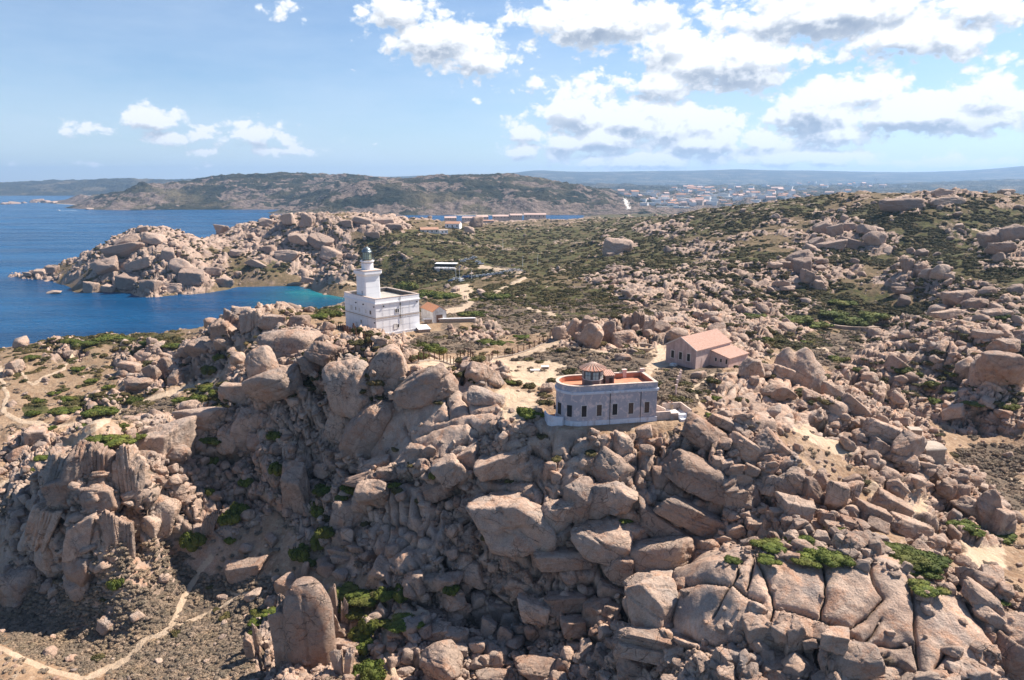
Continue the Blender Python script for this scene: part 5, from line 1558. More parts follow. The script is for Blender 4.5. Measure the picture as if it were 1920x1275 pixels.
# ------------------------------------------------------------------ old signal station with the octagonal turret
def signal_house():
    T = thing('signal_station', 'old mauve and pink stone house with a rounded end, terracotta roof terrace and octagonal turret', 'house', frame(SH0, SH_R))
    L_, D = 12.0, 6.4; r = D / 2; N = 18
    def outline(d):
        pts = [(0, 0 + d)]
        pts = []
        for i in range(N + 1):
            a = -math.pi / 2 - math.pi * i / N
            pts.append((0 + (r - d) * math.cos(a), r + (r - d) * math.sin(a)))
        pts += [(L_ - d, D - d), (L_ - d, d)]
        return pts
    H = 5.0
    w = MB(); w.prism(outline(0), -2.5, H); w.build('wall', M_PINKW, T)
    w = MB(); w.ring(outline(-.10), outline(.10), -2.5, .55); w.build('plinth', M_PLINTH, T)
    w = MB(); w.ring(outline(-.22), outline(.10), H, H + .20); w.ring(outline(-.12), outline(.10), H - .22, H); w.build('cornice', M_PLINTH, T)
    w = MB(); w.ring(outline(-.02), outline(.38), H + .20, H + 1.05); w.build('parapet', M_PINKW, T)
    w = MB(); w.ring(outline(.382), outline(.41), H + .21, H + 1.0); w.build('parapet_lining', M_TERR, T)
    w = MB(); w.ring(outline(-.07), outline(.43), H + 1.05, H + 1.16); w.build('parapet_cap', M_CREAM, T)
    w = MB(); w.prism(outline(.38), H + .203, H + .28); w.build('roof_terrace', M_TERR, T)
    for i, x in enumerate((.3, 2.7, 5.2, 7.8, 10.4)):
        window(T, x, 2.15, .78, 1.75, 'y', 0, [M_DARK, M_BROWNW, M_DARK, M_BROWNW, M_BROWNW][i], M_IVORY, .13, True)
    for a in (-125, -160):
        c = math.cos(R(a)); s = math.sin(R(a)); f = MB(); X = r * c; Y = r + r * s
        tx, ty = -s, c
        f.poly([(X + tx * q * .38 + c * e, Y + ty * q * .38 + s * e, z) for z in (1.25, 3.05) for q in (-1, 1) for e in (-.05, .06)], [(0, 1, 3, 2), (4, 6, 7, 5), (0, 2, 6, 4), (1, 5, 7, 3), (0, 4, 5, 1), (2, 3, 7, 6)])
        f.build('window', M_DARK, T)
    for x in (4.4, 9.35):
        p = MB(); p.cyl(x, -.07, .05, -.2, H + .3, 6); p.build('drain_pipe', M_SILL, T)
    for x, yy in ((L_ - .15, D - .3), (8.8, D - .28)):
        p = MB(); p.box(x - .3, x + .3, yy - .25, yy + .25, H + .3, H + 1.55); p.box(x - .38, x + .38, yy - .33, yy + .33, H + 1.55, H + 1.68); p.build('chimney', M_PINKP, T)
    # turret
    cx, cy = 2.35, 2.6
    oc = lambda rr, n=8, ph=22.5: [(cx + rr * math.cos(R(ph + 360 * i / n)), cy + rr * math.sin(R(ph + 360 * i / n))) for i in range(n)]
    t = MB(); t.prism(oc(1.62), H + .25, H + 3.15); TW_ = t.build('turret', M_TURW, T)
    t = MB(); t.ring(oc(1.70), oc(1.4), H + 1.55, H + 1.68); t.ring(oc(1.72), oc(1.4), H + 3.0, H + 3.2); t.build('turret_band', M_IVORY, T)
    for i in range(8):
        a = R(45 * i); c = math.cos(a); s = math.sin(a); ap = 1.62 * math.cos(R(22.5)) + .02
        X = cx + ap * c; Y = cy + ap * s
        for nm, hw, z0, z1, e, mt in (('turret_window', .44, H + 1.72, H + 2.85, .03, M_GLASSY),):
            f = MB(); f.poly([(X - s * q * hw + c * ee, Y + c * q * hw + s * ee, z) for z in (z0, z1) for q in (-1, 1) for ee in (-.05, e)], [(0, 1, 3, 2), (4, 6, 7, 5), (0, 2, 6, 4), (1, 5, 7, 3), (0, 4, 5, 1), (2, 3, 7, 6)])
            W_ = f.build(nm, mt, T)
            f = MB()
            for q0, q1, za, zb in ((-1.2, -1, z0 - .06, z1 + .06), (1, 1.2, z0 - .06, z1 + .06), (-.07, .07, z0, z1), (-1, 1, z1, z1 + .06), (-1, 1, (z0 + z1) / 2, (z0 + z1) / 2 + .06)):
                f.poly([(X - s * q * hw + c * ee, Y + c * q * hw + s * ee, z) for z in (za, zb) for q in (q0, q1) for ee in (0.0, e + .03)], [(0, 1, 3, 2), (4, 6, 7, 5), (0, 2, 6, 4), (1, 5, 7, 3), (0, 4, 5, 1), (2, 3, 7, 6)])
            f.build('frame', M_TURW, W_)
    rf = MB(); n = 32; zz = H + 3.16; prof = [(2.12, 0), (2.12, .07), (1.1, .50), (.12, .95), (0.02, 1.0)]
    vs = []
    for rr, z in prof:
        for i in range(n):
            q = rr * (1 - .025 * (i % 2)); zo = -.06 * (i % 2) if rr > .3 else 0
            vs.append((cx + q * math.cos(2 * math.pi * i / n), cy + q * math.sin(2 * math.pi * i / n), zz + z + zo))
    rf.poly(vs, [(k_ * n + i, k_ * n + (i + 1) % n, (k_ + 1) * n + (i + 1) % n, (k_ + 1) * n + i) for k_ in range(len(prof) - 1) for i in range(n)] + [tuple(range(n))[::-1]])
    rfo = rf.build('turret_roof', plain('turret_tiles', (.46, .23, .16), .9, col2=(.30, .15, .11), scale=3), T)
    rb = MB()
    for i in range(20):
        a = 2 * math.pi * (i + .5) / 20; rb.bar((cx + 2.1 * math.cos(a), cy + 2.1 * math.sin(a), zz + .07), (cx + .15 * math.cos(a), cy + .15 * math.sin(a), zz + .98), .10)
    rb.build('tile_ridge', plain('pale_tile_ridge', (.56, .40, .32), .9), rfo)
    # stair hut
    s_ = MB(); s_.poly([(4.25, 2.0, H + .25), (5.65, 2.0, H + .25), (5.65, 3.9, H + .25), (4.25, 3.9, H + .25), (4.25, 2.0, H + 1.95), (5.65, 2.0, H + 1.95), (5.65, 3.9, H + 2.25), (4.25, 3.9, H + 2.25)], [(0, 3, 2, 1), (4, 5, 6, 7), (0, 1, 5, 4), (1, 2, 6, 5), (2, 3, 7, 6), (3, 0, 4, 7)])
    hb = s_.build('stair_hut', M_TURW, T)
    s_ = MB(); s_.poly([(4.1, 1.8, H + 1.93), (5.8, 1.8, H + 1.93), (5.8, 4.0, H + 2.30), (4.1, 4.0, H + 2.30), (4.1, 1.8, H + 2.05), (5.8, 1.8, H + 2.05), (5.8, 4.0, H + 2.42), (4.1, 4.0, H + 2.42)], [(0, 3, 2, 1), (4, 5, 6, 7), (0, 1, 5, 4), (1, 2, 6, 5), (2, 3, 7, 6), (3, 0, 4, 7)])
    s_.build('roof', M_PTILE2, hb)
    s_ = MB(); s_.box(4.85, 5.4, 1.95, 2.05, H + .8, H + 1.6); s_.build('window', M_DARK, hb)
    # white terrace walls at both ends
    T2 = thing('terrace_wall', 'low curved white wall round the terrace at the left end of the old stone house', 'wall', frame(SH0, SH_R))
    o1 = [(-r - 2.1 + (2.1) * (1 - math.cos(R(a))) * .25 - .0, 3.2 - 3.0 * math.sin(R(a))) for a in range(0, 91, 15)]
    o1 = [(-4.9, 4.2), (-5.0, 3.2), (-4.9, 2.3), (-4.4, 1.5), (-3.7, 1.0), (-2.9, .75)]
    ou = [(x, y) for x, y in o1]; inn = [(x + .28, y + .22) for x, y in o1]
    m_ = MB()
    for i in range(len(o1) - 1):
        q = [ou[i], ou[i + 1], inn[i + 1], inn[i]]
        m_.prism(q, -2.2, 1.15)
    m_.build('wall', M_PLINTH, T2)
    f_ = MB(); f_.prism([(-4.8, 4.2), (-4.75, 2.4), (-4.2, 1.6), (-3, 1.0), (-2.6, 4.6)], -1.5, .42); f_.build('floor', M_TERR, T2)
    T3 = thing('ramp_wall', 'pale L-shaped parapet walls and white steps at the right end of the old stone house', 'wall', frame(SH0, SH_R))
    m_ = MB(); m_.box(L_ + .12, L_ + 2.5, .2, .5, -2.0, 1.15); m_.box(L_ + 2.5, L_ + 3.7, -.1, .2, -2.0, .9); m_.build('wall', M_CREAM, T3)
    m_ = MB(); m_.box(L_ + .12, L_ + 6.0, .55, 3.6, -2.0, .3); m_.build('floor', M_WHITE2, T3)
    m_ = MB(); m_.box(L_ + 2.6, L_ + 5.6, 3.6, 3.85, -1.5, 1.35); m_.box(L_ + 5.6, L_ + 5.85, -.2, 3.85, -2.0, 1.35); m_.build('wall', M_CREAM, T3)
    m_ = MB(); m_.box(L_ + 2.5, L_ + 5.6, -.1, .5, -2.0, .62); m_.box(L_ + 3.8, L_ + 5.6, -.9, -.12, -2.0, .1); m_.build('step', M_WHITE, T3)
    m_ = MB(); m_.poly([(L_ + .1, 4.6, 0), (L_ + 2.4, 2.2, 0), (L_ + 2.6, 2.4, 0), (L_ + .3, 4.8, 0), (L_ + .1, 4.6, 1.7), (L_ + 2.4, 2.2, .9), (L_ + 2.6, 2.4, .9), (L_ + .3, 4.8, 1.7)], [(0, 1, 2, 3), (4, 7, 6, 5), (0, 4, 5, 1), (1, 5, 6, 2), (2, 6, 7, 3), (3, 7, 4, 0)]); m_.build('stair_wall', M_CREAM, T3)
signal_house()

# ------------------------------------------------------------------ barrack with the pink tiled roof
def barrack():
    T = thing('barrack', 'low pink house with a gabled tile roof and a lean-to wing on its right', 'house', frame(BH0, BH_R))
    # local x runs along the long right-hand side (away to the right), local y runs back-left along the gable
    L_, W_, H, G = 12.6, 7.5, 3.8, 2.1
    b = MB(); b.poly([(0, 0, -2), (L_, 0, -2), (L_, W_, -2), (0, W_, -2), (0, 0, H), (L_, 0, H), (L_, W_, H), (0, W_, H), (0, W_ / 2, H + G), (L_, W_ / 2, H + G)],
                     [(0, 4, 8, 7, 3), (1, 2, 6, 9, 5), (0, 1, 5, 4), (2, 3, 7, 6), (4, 5, 9, 8), (7, 8, 9, 6), (0, 3, 2, 1)])
    b.build('wall', M_STAINP, T)
    s = MB(); s.box(.002, L_, -.03, -.002, -1.5, H); s.build('side_plaster', M_PINKP, T)
    tm = tile_mat('barrack_roof_tiles', (.43, .24, .175), (.54, .33, .255), (1, 0, 0), .28)
    r = MB(); e = .28
    for y0, y1 in ((-e, W_ / 2), (W_ + e, W_ / 2)):
        z0 = H - e * G / (W_ / 2); z1 = H + G
        r.poly([(-.2, y0, z0 + .02), (L_ + .2, y0, z0 + .02), (L_ + .2, y1, z1 + .02), (-.2, y1, z1 + .02), (-.2, y0, z0 + .16), (L_ + .2, y0, z0 + .16), (L_ + .2, y1, z1 + .16), (-.2, y1, z1 + .16)], [(0, 1, 2, 3), (4, 7, 6, 5), (0, 4, 5, 1), (1, 5, 6, 2), (2, 6, 7, 3), (3, 7, 4, 0)])
    r.build('roof', tm, T)
    v = MB()
    for y0, y1 in ((-e - .05, W_ / 2), (W_ + e + .05, W_ / 2)):
        z0 = H - (e + .05) * G / (W_ / 2)
        v.poly([(-.27, y0, z0 - .05), (-.203, y0, z0 - .05), (-.203, y1, H + G - .05), (-.27, y1, H + G - .05), (-.27, y0, z0 + .20), (-.203, y0, z0 + .20), (-.203, y1, H + G + .20), (-.27, y1, H + G + .20)], [(0, 1, 2, 3), (4, 7, 6, 5), (0, 4, 5, 1), (1, 5, 6, 2), (2, 6, 7, 3), (3, 7, 4, 0)])
    v.build('verge', M_IVORY, T)
    for y in (1.75, 3.75, 5.75): window(T, y, 2.0, .75, 1.55, 'x', 0, M_DARK, M_IVORY, .14)
    d = MB(); d.box(2.0, 2.9, -.06, -.03, -.2, 2.0); d.build('door', M_PINKP, T)
    w = MB(); X0, X1, Y0 = 5.2, 12.4, -4.4; z0, z1 = 2.05, 3.0
    w.poly([(X0, Y0, -2), (X1, Y0, -2), (X1, -.01, -2), (X0, -.01, -2), (X0, Y0, z0), (X1, Y0, z0), (X1, -.01, z1), (X0, -.01, z1)], [(0, 3, 2, 1), (4, 5, 6, 7), (0, 1, 5, 4), (1, 2, 6, 5), (2, 3, 7, 6), (3, 0, 4, 7)]); WG = w.build('wing', M_PINKP, T)
    w = MB(); w.poly([(X0 - .2, Y0 - .25, z0 - .03), (X1 + .2, Y0 - .25, z0 - .03), (X1 + .2, -.035, z1 + .02), (X0 - .2, -.035, z1 + .02), (X0 - .2, Y0 - .25, z0 + .13), (X1 + .2, Y0 - .25, z0 + .13), (X1 + .2, -.035, z1 + .18), (X0 - .2, -.035, z1 + .18)], [(0, 3, 2, 1), (4, 5, 6, 7), (0, 1, 5, 4), (1, 2, 6, 5), (2, 3, 7, 6), (3, 0, 4, 7)]); w.build('roof', tm, WG)
    for y, h in ((-3.9, 1.0), (-2.6, .7), (-1.4, .7)):
        window(WG, y, 1.35, .42, h, 'x', X0, M_DARK, M_IVORY, .06)
    b = MB(); b.box(-1.6, -.6, 4.0, 5.2, -.5, .35); b.build('bench', M_WHITE2, T)
barrack()

# ------------------------------------------------------------------ stone ring, posts, fences, huts
def ringwall():
    T0 = at(1204.5, 655, 42.0); z = gz(T0.x, T0.y)
    n = 40; rs = np.random.RandomState(4)
    m_ = MB(); ro = [(2.95 + rs.uniform(-.06, .06)) for _ in range(n)]
    m_.ring([(ro[i] * math.cos(2 * math.pi * i / n), ro[i] * math.sin(2 * math.pi * i / n)) for i in range(n)], [(2.5 * math.cos(2 * math.pi * i / n), 2.5 * math.sin(2 * math.pi * i / n)) for i in range(n)], -.8, .75)
    o = m_.build('stone_ring', M_STONE); o.location = (T0.x, T0.y, z); tag(o, 'round roofless ring of low stone wall beside the sandy track', 'stone ring')
ringwall()
for i, (x, y) in enumerate(((1267, 740), (1269, 729), (1271, 722), (1274, 715), (1276, 711), (1240, 728))[:5]):
    p, t = pix(x, y); m_ = MB(); m_.cyl(0, 0, .16, -.5, 1.65, 10, .15); m_.cyl(0, 0, .19, 1.65, 1.78, 10)
    o = m_.build('gate_post', M_PINKP); o.location = p
    tag(o, 'short round pale post in the receding row of posts right of the old stone house', 'post', 'row of posts right of the old stone house')

def fence(name, label, line, n, h, kerb=True, wire=True):
    pts = [pix(x, y)[0] for x, y in line]
    seg = [(pts[i + 1] - pts[i]).length for i in range(len(pts) - 1)]; tot = sum(seg)
    T = thing(name, label, 'fence', Matrix.Translation(pts[0])); base = pts[0]
    P_ = []
    for k in range(n):
        s = tot * k / (n - 1); i = 0
        while i < len(seg) - 1 and s > seg[i]: s -= seg[i]; i += 1
        q = pts[i].lerp(pts[i + 1], min(1, s / seg[i])); q = Vector((q.x, q.y, gz(q.x, q.y))); P_.append(q - base)
    rs = np.random.RandomState(n)
    tops = []
    for q in P_:
        m_ = MB(); tp = q + Vector((rs.uniform(-.08, .08), rs.uniform(-.08, .08), h * rs.uniform(.94, 1.05)))
        m_.bar(q - Vector((0, 0, .4)), tp, .17); tops.append(tp); m_.build('post', M_RUST, T)
    if kerb:
        m_ = MB()
        for a, b in zip(P_[:-1], P_[1:]): m_.bar(a + Vector((0, 0, .08)), b + Vector((0, 0, .08)), .38)
        m_.build('kerb', M_KERB, T)
    if wire:
        m_ = MB()
        for a, b, ta, tb in zip(P_[:-1], P_[1:], tops[:-1], tops[1:]):
            for f in (.22, .4, .58, .76, .95): m_.bar(a.lerp(ta, f), b.lerp(tb, f), .045)
        m_.build('wire', M_RUST, T)
    return T
fence('rusty_fence', 'long rusty post fence on a pale kerb curving between lighthouse and old stone house', [(755, 668), (782, 681), (830, 679), (880, 677), (925, 673), (960, 667), (1000, 654), (1030, 641), (1052, 617)], 48, 2.0)
fence('brown_fence', 'short rusty fence on the rocks in front of the lighthouse wall', [(612, 616), (640, 619), (668, 632), (690, 641), (725, 652), (752, 664)], 26, 2.0, False)

def cottage(name, label, px, py, z, rot, L_, W_, H, G, wm, rm, cat='house', nwin=3, group=None, flat=False):
    o0 = at(px, py, z); 
    T = thing(name, label, cat, frame(Vector((o0.x, o0.y, z)), R(rot)), group)
    b = MB()
    if flat: b.box(-L_ / 2, L_ / 2, 0, W_, -6, H)
    else: b.poly([(-L_ / 2, 0, -6), (L_ / 2, 0, -6), (L_ / 2, W_, -6), (-L_ / 2, W_, -6), (-L_ / 2, 0, H), (L_ / 2, 0, H), (L_ / 2, W_, H), (-L_ / 2, W_, H), (-L_ / 2, W_ / 2, H + G), (L_ / 2, W_ / 2, H + G)], [(0, 4, 8, 7, 3), (1, 2, 6, 9, 5), (0, 1, 5, 4), (2, 3, 7, 6), (4, 5, 9, 8), (7, 8, 9, 6), (0, 3, 2, 1)])
    b.build('wall', wm, T)
    r = MB()
    if flat: r.box(-L_ / 2 - .3, L_ / 2 + .3, -.3, W_ + .3, H, H + .35)
    else:
        for y0, y1 in ((-.4, W_ / 2), (W_ + .4, W_ / 2)):
            z0 = H - .4 * G / (W_ / 2)
            r.poly([(-L_ / 2 - .3, y0, z0 + .03), (L_ / 2 + .3, y0, z0 + .03), (L_ / 2 + .3, y1, H + G + .03), (-L_ / 2 - .3, y1, H + G + .03), (-L_ / 2 - .3, y0, z0 + .25), (L_ / 2 + .3, y0, z0 + .25), (L_ / 2 + .3, y1, H + G + .25), (-L_ / 2 - .3, y1, H + G + .25)], [(0, 1, 2, 3), (4, 7, 6, 5), (0, 4, 5, 1), (1, 5, 6, 2), (2, 6, 7, 3), (3, 7, 4, 0)])
    r.build('roof', rm, T)
    for i in range(nwin):
        x = -L_ / 2 + L_ * (i + .5) / nwin; w = MB(); w.box(x - .6, x + .6, -.06, .05, H * .3, H * .75); w.build('window', M_DARK, T)
    return T
# two stone huts in the hollow on the right
def hut():
    p, t = pix(1752, 868); T = thing('stone_hut', 'stone hut with a barrel roof in the hollow on the right', 'hut', frame(p, R(6)))
    L_, W_, H = 3.4, 3.4, 2.2
    b = MB(); b.box(-L_ / 2, L_ / 2, 0, W_, -1.5, H); b.build('wall', M_STONE, T)
    n = 10; pr = [(W_ / 2 - (W_ / 2 + .15) * math.cos(math.pi * i / n), H + .55 * math.sin(math.pi * i / n)) for i in range(n + 1)]
    b = MB(); b.poly([(-L_ / 2 - .1, y, z) for y, z in pr] + [(L_ / 2 + .1, y, z) for y, z in pr], [tuple(range(n + 1)), tuple(range(n + 1, 2 * n + 2))[::-1]] + [(i, i + 1, n + 2 + i, n + 1 + i) for i in range(n)] + [(0, n + 1, 2 * n + 1, n)]); b.build('roof', M_KERB, T)
    b = MB(); b.box(L_ / 2 - .02, L_ / 2 + .03, 1.2, 2.1, -.2, 1.6); b.build('door', M_DARK, T)
    p, t = pix(1717, 820); T = thing('stone_shed', 'small flat-topped stone shed above the barrel-roofed hut', 'shed', frame(p, R(-10)))
    b = MB(); b.box(-1.2, 1.2, 0, 2.2, -1.5, 1.6); b.build('wall', M_STONE, T); b = MB(); b.box(-1.3, 1.3, -.1, 2.3, 1.6, 1.75); b.build('roof', M_KERB, T)
    p, t = pix(1022, 692); T = thing('concrete_box', 'little white concrete box standing on the open ground behind the turret', 'concrete box', frame(p, R(8)))
    b = MB(); b.box(-.7, .7, -.4, .5, -.4, .55); b.build('body', M_STONE, T); b = MB(); b.box(-.8, .8, -.5, .6, .55, .66); b.build('lid', M_WHITE, T)
    p, t = pix(1005, 695); b = MB(); b.box(-1.2, 1.2, -.5, .6, -.4, .22); o = b.build('concrete_slab', M_WHITE2); o.location = p; tag(o, 'pale concrete slab lying beside the little white concrete box', 'concrete slab')
    p, t = pix(1640, 600); 
    T = thing('field_wall', 'dark dry-stone field wall at the edge of the bright green meadow', 'wall', Matrix.Translation(p))
    b = MB(); rs = np.random.RandomState(3)
    q0 = None
    for x, y in ((1550, 612), (1575, 616), (1600, 618), (1625, 619), (1650, 617)):
        q = pix(x, y)[0] - p
        if q0 is not None: b.bar(q0 + Vector((0, 0, .5)), q + Vector((0, 0, .5)), 1.3)
        q0 = q
    b.build('stone_course', M_STONE, T)
hut()

# ------------------------------------------------------------------ people
def person(px, py, pose, label, shirt, trousers, face=0.0, hair=(.03, .02, .015), sz=1.0, grp=None, seat=.45, z=None):
    p, t = pix(px, py)
    if z is not None: p = at(px, py, z)
    V = {}; E = []
    if pose == 'sit':
        J = [((0, 0, .12), .13), ((0, 0, .35), .14), ((0, .02, .52), .10), ((0, .02, .60), .055), ((0, .0, .68), .085), ((0, -.01, .78), .095), ((0, 0, .85), .06),
             ((-.10, -.02, .08), .09), ((-.14, -.42, .10), .07), ((-.14, -.46, -.30), .05), ((-.14, -.58, -.34), .035),
             ((.10, -.02, .08), .09), ((.14, -.42, .10), .07), ((.14, -.46, -.30), .05), ((.14, -.58, -.34), .035),
             ((-.20, .02, .50), .055), ((-.26, -.05, .27), .042), ((-.16, -.26, .18), .032), ((.20, .02, .50), .055), ((.26, -.05, .27), .042), ((.16, -.26, .18), .032)]
    else:
        st = .16 if pose == 'walk' else .03
        J = [((0, 0, .92), .13), ((0, 0, 1.15), .125), ((0, 0, 1.36), .12), ((0, 0, 1.48), .052), ((0, -.01, 1.56), .08), ((0, -.01, 1.66), .092), ((0, 0, 1.73), .06),
             ((-.09, 0, .86), .095), ((-.10, -st, .48), .062), ((-.10, -st * .9, .09), .042), ((-.10, -st - .13, .03), .035),
             ((.09, 0, .86), .095), ((.10, st * .7, .48), .062), ((.10, st * 1.6, .10), .042), ((.10, st * 1.6 - .13, .03), .035),
             ((-.19, 0, 1.38), .055), ((-.25, st * .6, 1.10), .042), ((-.25, -.05 + st * .6, .86), .032), ((.19, 0, 1.38), .055), ((.25, -st * .6, 1.10), .042), ((.25, -.05 - st * .8, .86), .032)]
    Ed = [(0, 1), (1, 2), (2, 3), (3, 4), (4, 5), (5, 6), (0, 7), (7, 8), (8, 9), (9, 10), (0, 11), (11, 12), (12, 13), (13, 14), (2, 15), (15, 16), (16, 17), (2, 18), (18, 19), (19, 20)]
    def skin(name, js, es, mat, grow=0.0, root=0):
        me = bpy.data.meshes.new(name); me.from_pydata([Vector(J[j][0]) * sz for j in js], [], [])
        me = bpy.data.meshes.new(name); mp = {j: i for i, j in enumerate(js)}
        me.from_pydata([Vector(J[j][0]) * sz for j in js], [(mp[a], mp[b]) for a, b in es], [])
        o = bpy.data.objects.new(name, me); COL.objects.link(o)
        md = o.modifiers.new('skin', 'SKIN')
        if not me.skin_vertices: bpy.context.view_layer.update()
        lay = me.skin_vertices[0] if me.skin_vertices else None
        if lay is None: return o
        for j, i in mp.items(): lay.data[i].radius = ((J[j][1] + grow) * sz,) * 2
        lay.data[mp[root]].use_root = True
        o.modifiers.new('sub', 'SUBSURF').levels = 1; o.modifiers['sub'].render_levels = 1
        me.materials.append(mat); return o
    body = skin('person', list(range(21)), Ed, M_SKIN)
    if not body.data.skin_vertices:
        bm = bmesh.new(); bm.from_mesh(body.data); bm.verts.layers.skin.verify(); bm.to_mesh(body.data); bm.free()
        for j in range(21): body.data.skin_vertices[0].data[j].radius = (J[j][1] * sz,) * 2
        body.data.skin_vertices[0].data[0].use_root = True
        body.modifiers.new('sub', 'SUBSURF').levels = 1; body.data.materials.append(M_SKIN)
    def cloth(name, js, es, col, grow, root):
        me = bpy.data.meshes.new(name); mp = {j: i for i, j in enumerate(js)}
        me.from_pydata([Vector(J[j][0]) * sz for j in js], [(mp[a], mp[b]) for a, b in es], [])
        bm = bmesh.new(); bm.from_mesh(me); bm.verts.layers.skin.verify(); bm.to_mesh(me); bm.free()
        o = bpy.data.objects.new(name, me); COL.objects.link(o); o.parent = body
        o.modifiers.new('skin', 'SKIN'); o.modifiers.new('sub', 'SUBSURF').levels = 1
        for j, i in mp.items(): me.skin_vertices[0].data[i].radius = ((J[j][1] + grow) * sz,) * 2
        me.skin_vertices[0].data[mp[root]].use_root = True
        me.materials.append(plain('cloth', col, .9)); return o
    cloth('shirt', [0, 1, 2, 15, 16, 18, 19], [(0, 1), (1, 2), (2, 15), (15, 16), (2, 18), (18, 19)], shirt, .016, 1)
    cloth('trousers', [0, 7, 8, 9, 11, 12, 13], [(0, 7), (7, 8), (8, 9), (0, 11), (11, 12), (12, 13)], trousers, .014, 0)
    hv, hf = ico(2); hm = tri_mesh('hair', (hv * np.array([.105, .115, .10]) + np.array([J[5][0][0], J[5][0][1] + .02, J[5][0][2] + .045])) * sz, hf, plain('hair', hair, .7)); ho = bpy.data.objects.new('hair', hm); COL.objects.link(ho); ho.parent = body
    body.location = p; body.rotation_euler = (0, 0, R(face))
    tag(body, label, 'person', grp)
    return body
person(1040, 766, 'sit', 'person in dark clothes sitting on the curved white terrace wall', (.02, .02, .025), (.03, .03, .035), 60, z=45.2)
person(1252, 770, 'stand', 'bare-armed person in red standing behind the terrace right of the old stone house', (.35, .08, .05), (.05, .05, .07), 30)
person(1259, 770, 'stand', 'person in grey standing beside the one in red behind the terrace', (.25, .25, .25), (.35, .28, .2), -60)
for i, (x, y, l, c, d) in enumerate(((858, 547, 'left walker of the pair nearest the car park on the sandy track', (.05, .05, .06), 10), (861, 547, 'right walker of the pair nearest the car park on the sandy track', (.3, .1, .08), 10),
      (871, 561, 'left walker of the pair on the bend of the sandy track', (.04, .05, .09), 190), (874, 560, 'right walker of the pair on the bend of the sandy track', (.35, .3, .28), 190), (832, 549, 'lone walker at the left edge of the sandy clearing', (.08, .06, .06), 70))):
    person(x, y, 'walk', l, c, (.04, .04, .05), d)
person(578, 637, 'stand', 'person in a blue shirt standing on the granite crag left of the lighthouse', (.06, .12, .3), (.1, .1, .12), 200)

# ------------------------------------------------------------------ cars and the car park
def make_car(paint):
    T = thing('parked_car', '', 'car')
    prof = [(-2.1, .35), (-2.1, .8), (-1.9, .95), (-1.2, 1.0), (2.05, .85), (2.15, .6), (2.1, .35)]
    b = MB(); n = len(prof); b.poly([(x, -.85, z) for x, z in prof] + [(x, .85, z) for x, z in prof], [tuple(range(n)), tuple(range(n, 2 * n))[::-1]] + [(i, (i + 1) % n, n + (i + 1) % n, n + i) for i in range(n)]); b.build('body', paint, T)
    pr = [(-1.85, .93), (-1.5, 1.40), (.35, 1.45), (1.15, .92)]
    b = MB(); b.poly([(x, -.74 + (.1 if z > 1.2 else 0), z) for x, z in pr] + [(x, .74 - (.1 if z > 1.2 else 0), z) for x, z in pr], [(0, 1, 2, 3), (7, 6, 5, 4)] + [(i, (i + 1) % 4, 4 + (i + 1) % 4, 4 + i) for i in range(4)]); b.build('window', M_DARK, T)
    b = MB(); b.box(-1.45, .3, -.62, .62, 1.42, 1.49); b.build('roof', paint, T)
    for x in (-1.35, 1.35):
        for y in (-.86, .86):
            w = MB(); nn = 12; w.poly([(x + .32 * math.cos(2 * math.pi * i / nn), y - .1, .32 + .32 * math.sin(2 * math.pi * i / nn)) for i in range(nn)] + [(x + .32 * math.cos(2 * math.pi * i / nn), y + .1, .32 + .32 * math.sin(2 * math.pi * i / nn)) for i in range(nn)], [tuple(range(nn)), tuple(range(nn, 2 * nn))[::-1]] + [(i, (i + 1) % nn, nn + (i + 1) % nn, nn + i) for i in range(nn)])
            w.build('wheel', M_TYRE, T)
    return T
def copy_tree(o, parent=None):
    c = o.copy(); COL.objects.link(c)
    if parent: c.parent = parent
    for ch in o.children: copy_tree(ch, c)
    return c
CARS = {}
spots = [(846, 528, 'blue'), (852, 525, 'white'), (858, 524, 'silver'), (864, 524, 'white'), (866, 528, 'white'), (872, 521, 'blue'), (878, 520, 'blue'), (884, 522, 'dark'), (889, 521, 'silver'), (896, 520, 'white'), (902, 519, 'silver'), (909, 518, 'white'), (917, 517, 'white'),
         (925, 516, 'white'), (933, 515, 'silver'), (941, 514, 'white'), (949, 511, 'white'), (958, 509, 'white'), (966, 508, 'silver'), (974, 509, 'white'), (868, 491, 'white'), (875, 488, 'white'), (884, 487, 'silver'), (889, 484, 'white'), (896, 492, 'white'), (902, 496, 'white')]
for i, (x, y, k) in enumerate(spots):
    p, t = pix(x, y)
    if p is None: continue
    if k not in CARS: c = CARS[k] = make_car(M_CAR[k])
    else: c = copy_tree(CARS[k])
    c.location = (p.x, p.y, p.z + .05); c.rotation_euler = (0, 0, R(35 + 40 * math.sin(i * 2.3) if i < 8 else 22))
    row = 'roadside car park' if i < 20 else 'upper terrace by the restaurant'
    c['label'] = f'{k} car parked among others on the {row}' if k in ('white', 'silver', 'blue') else 'dark car parked among others on the roadside car park'
    c['group'] = f'{k} cars parked on the {row}'
for x, y0, h, nm in ((862, 527, 10, 'slim pale mast rising tallest from the car park'), (855, 527, 7.5, 'shorter pale mast just left of the tallest car park mast'), (943, 470, 9, 'thin pole standing by the road above the car park'), (980, 500, 7, 'thin grey pole at the right end of the road railing'), (1008, 497, 7, 'lone thin pole in the scrub right of the road railing'), (884, 524, 6, 'low pole standing over the blue parked cars')):
    p, t = pix(x, y0)
    m_ = MB(); m_.cyl(0, 0, .13, -.5, h, 8, .07); T = thing('light_pole', nm, 'pole', Matrix.Translation(p)); m_.build('pole', M_WHITE, T)
    m_ = MB(); m_.bar((0, 0, h - .1), (.9, 0, h), .10); m_.build('arm', M_WHITE, T)

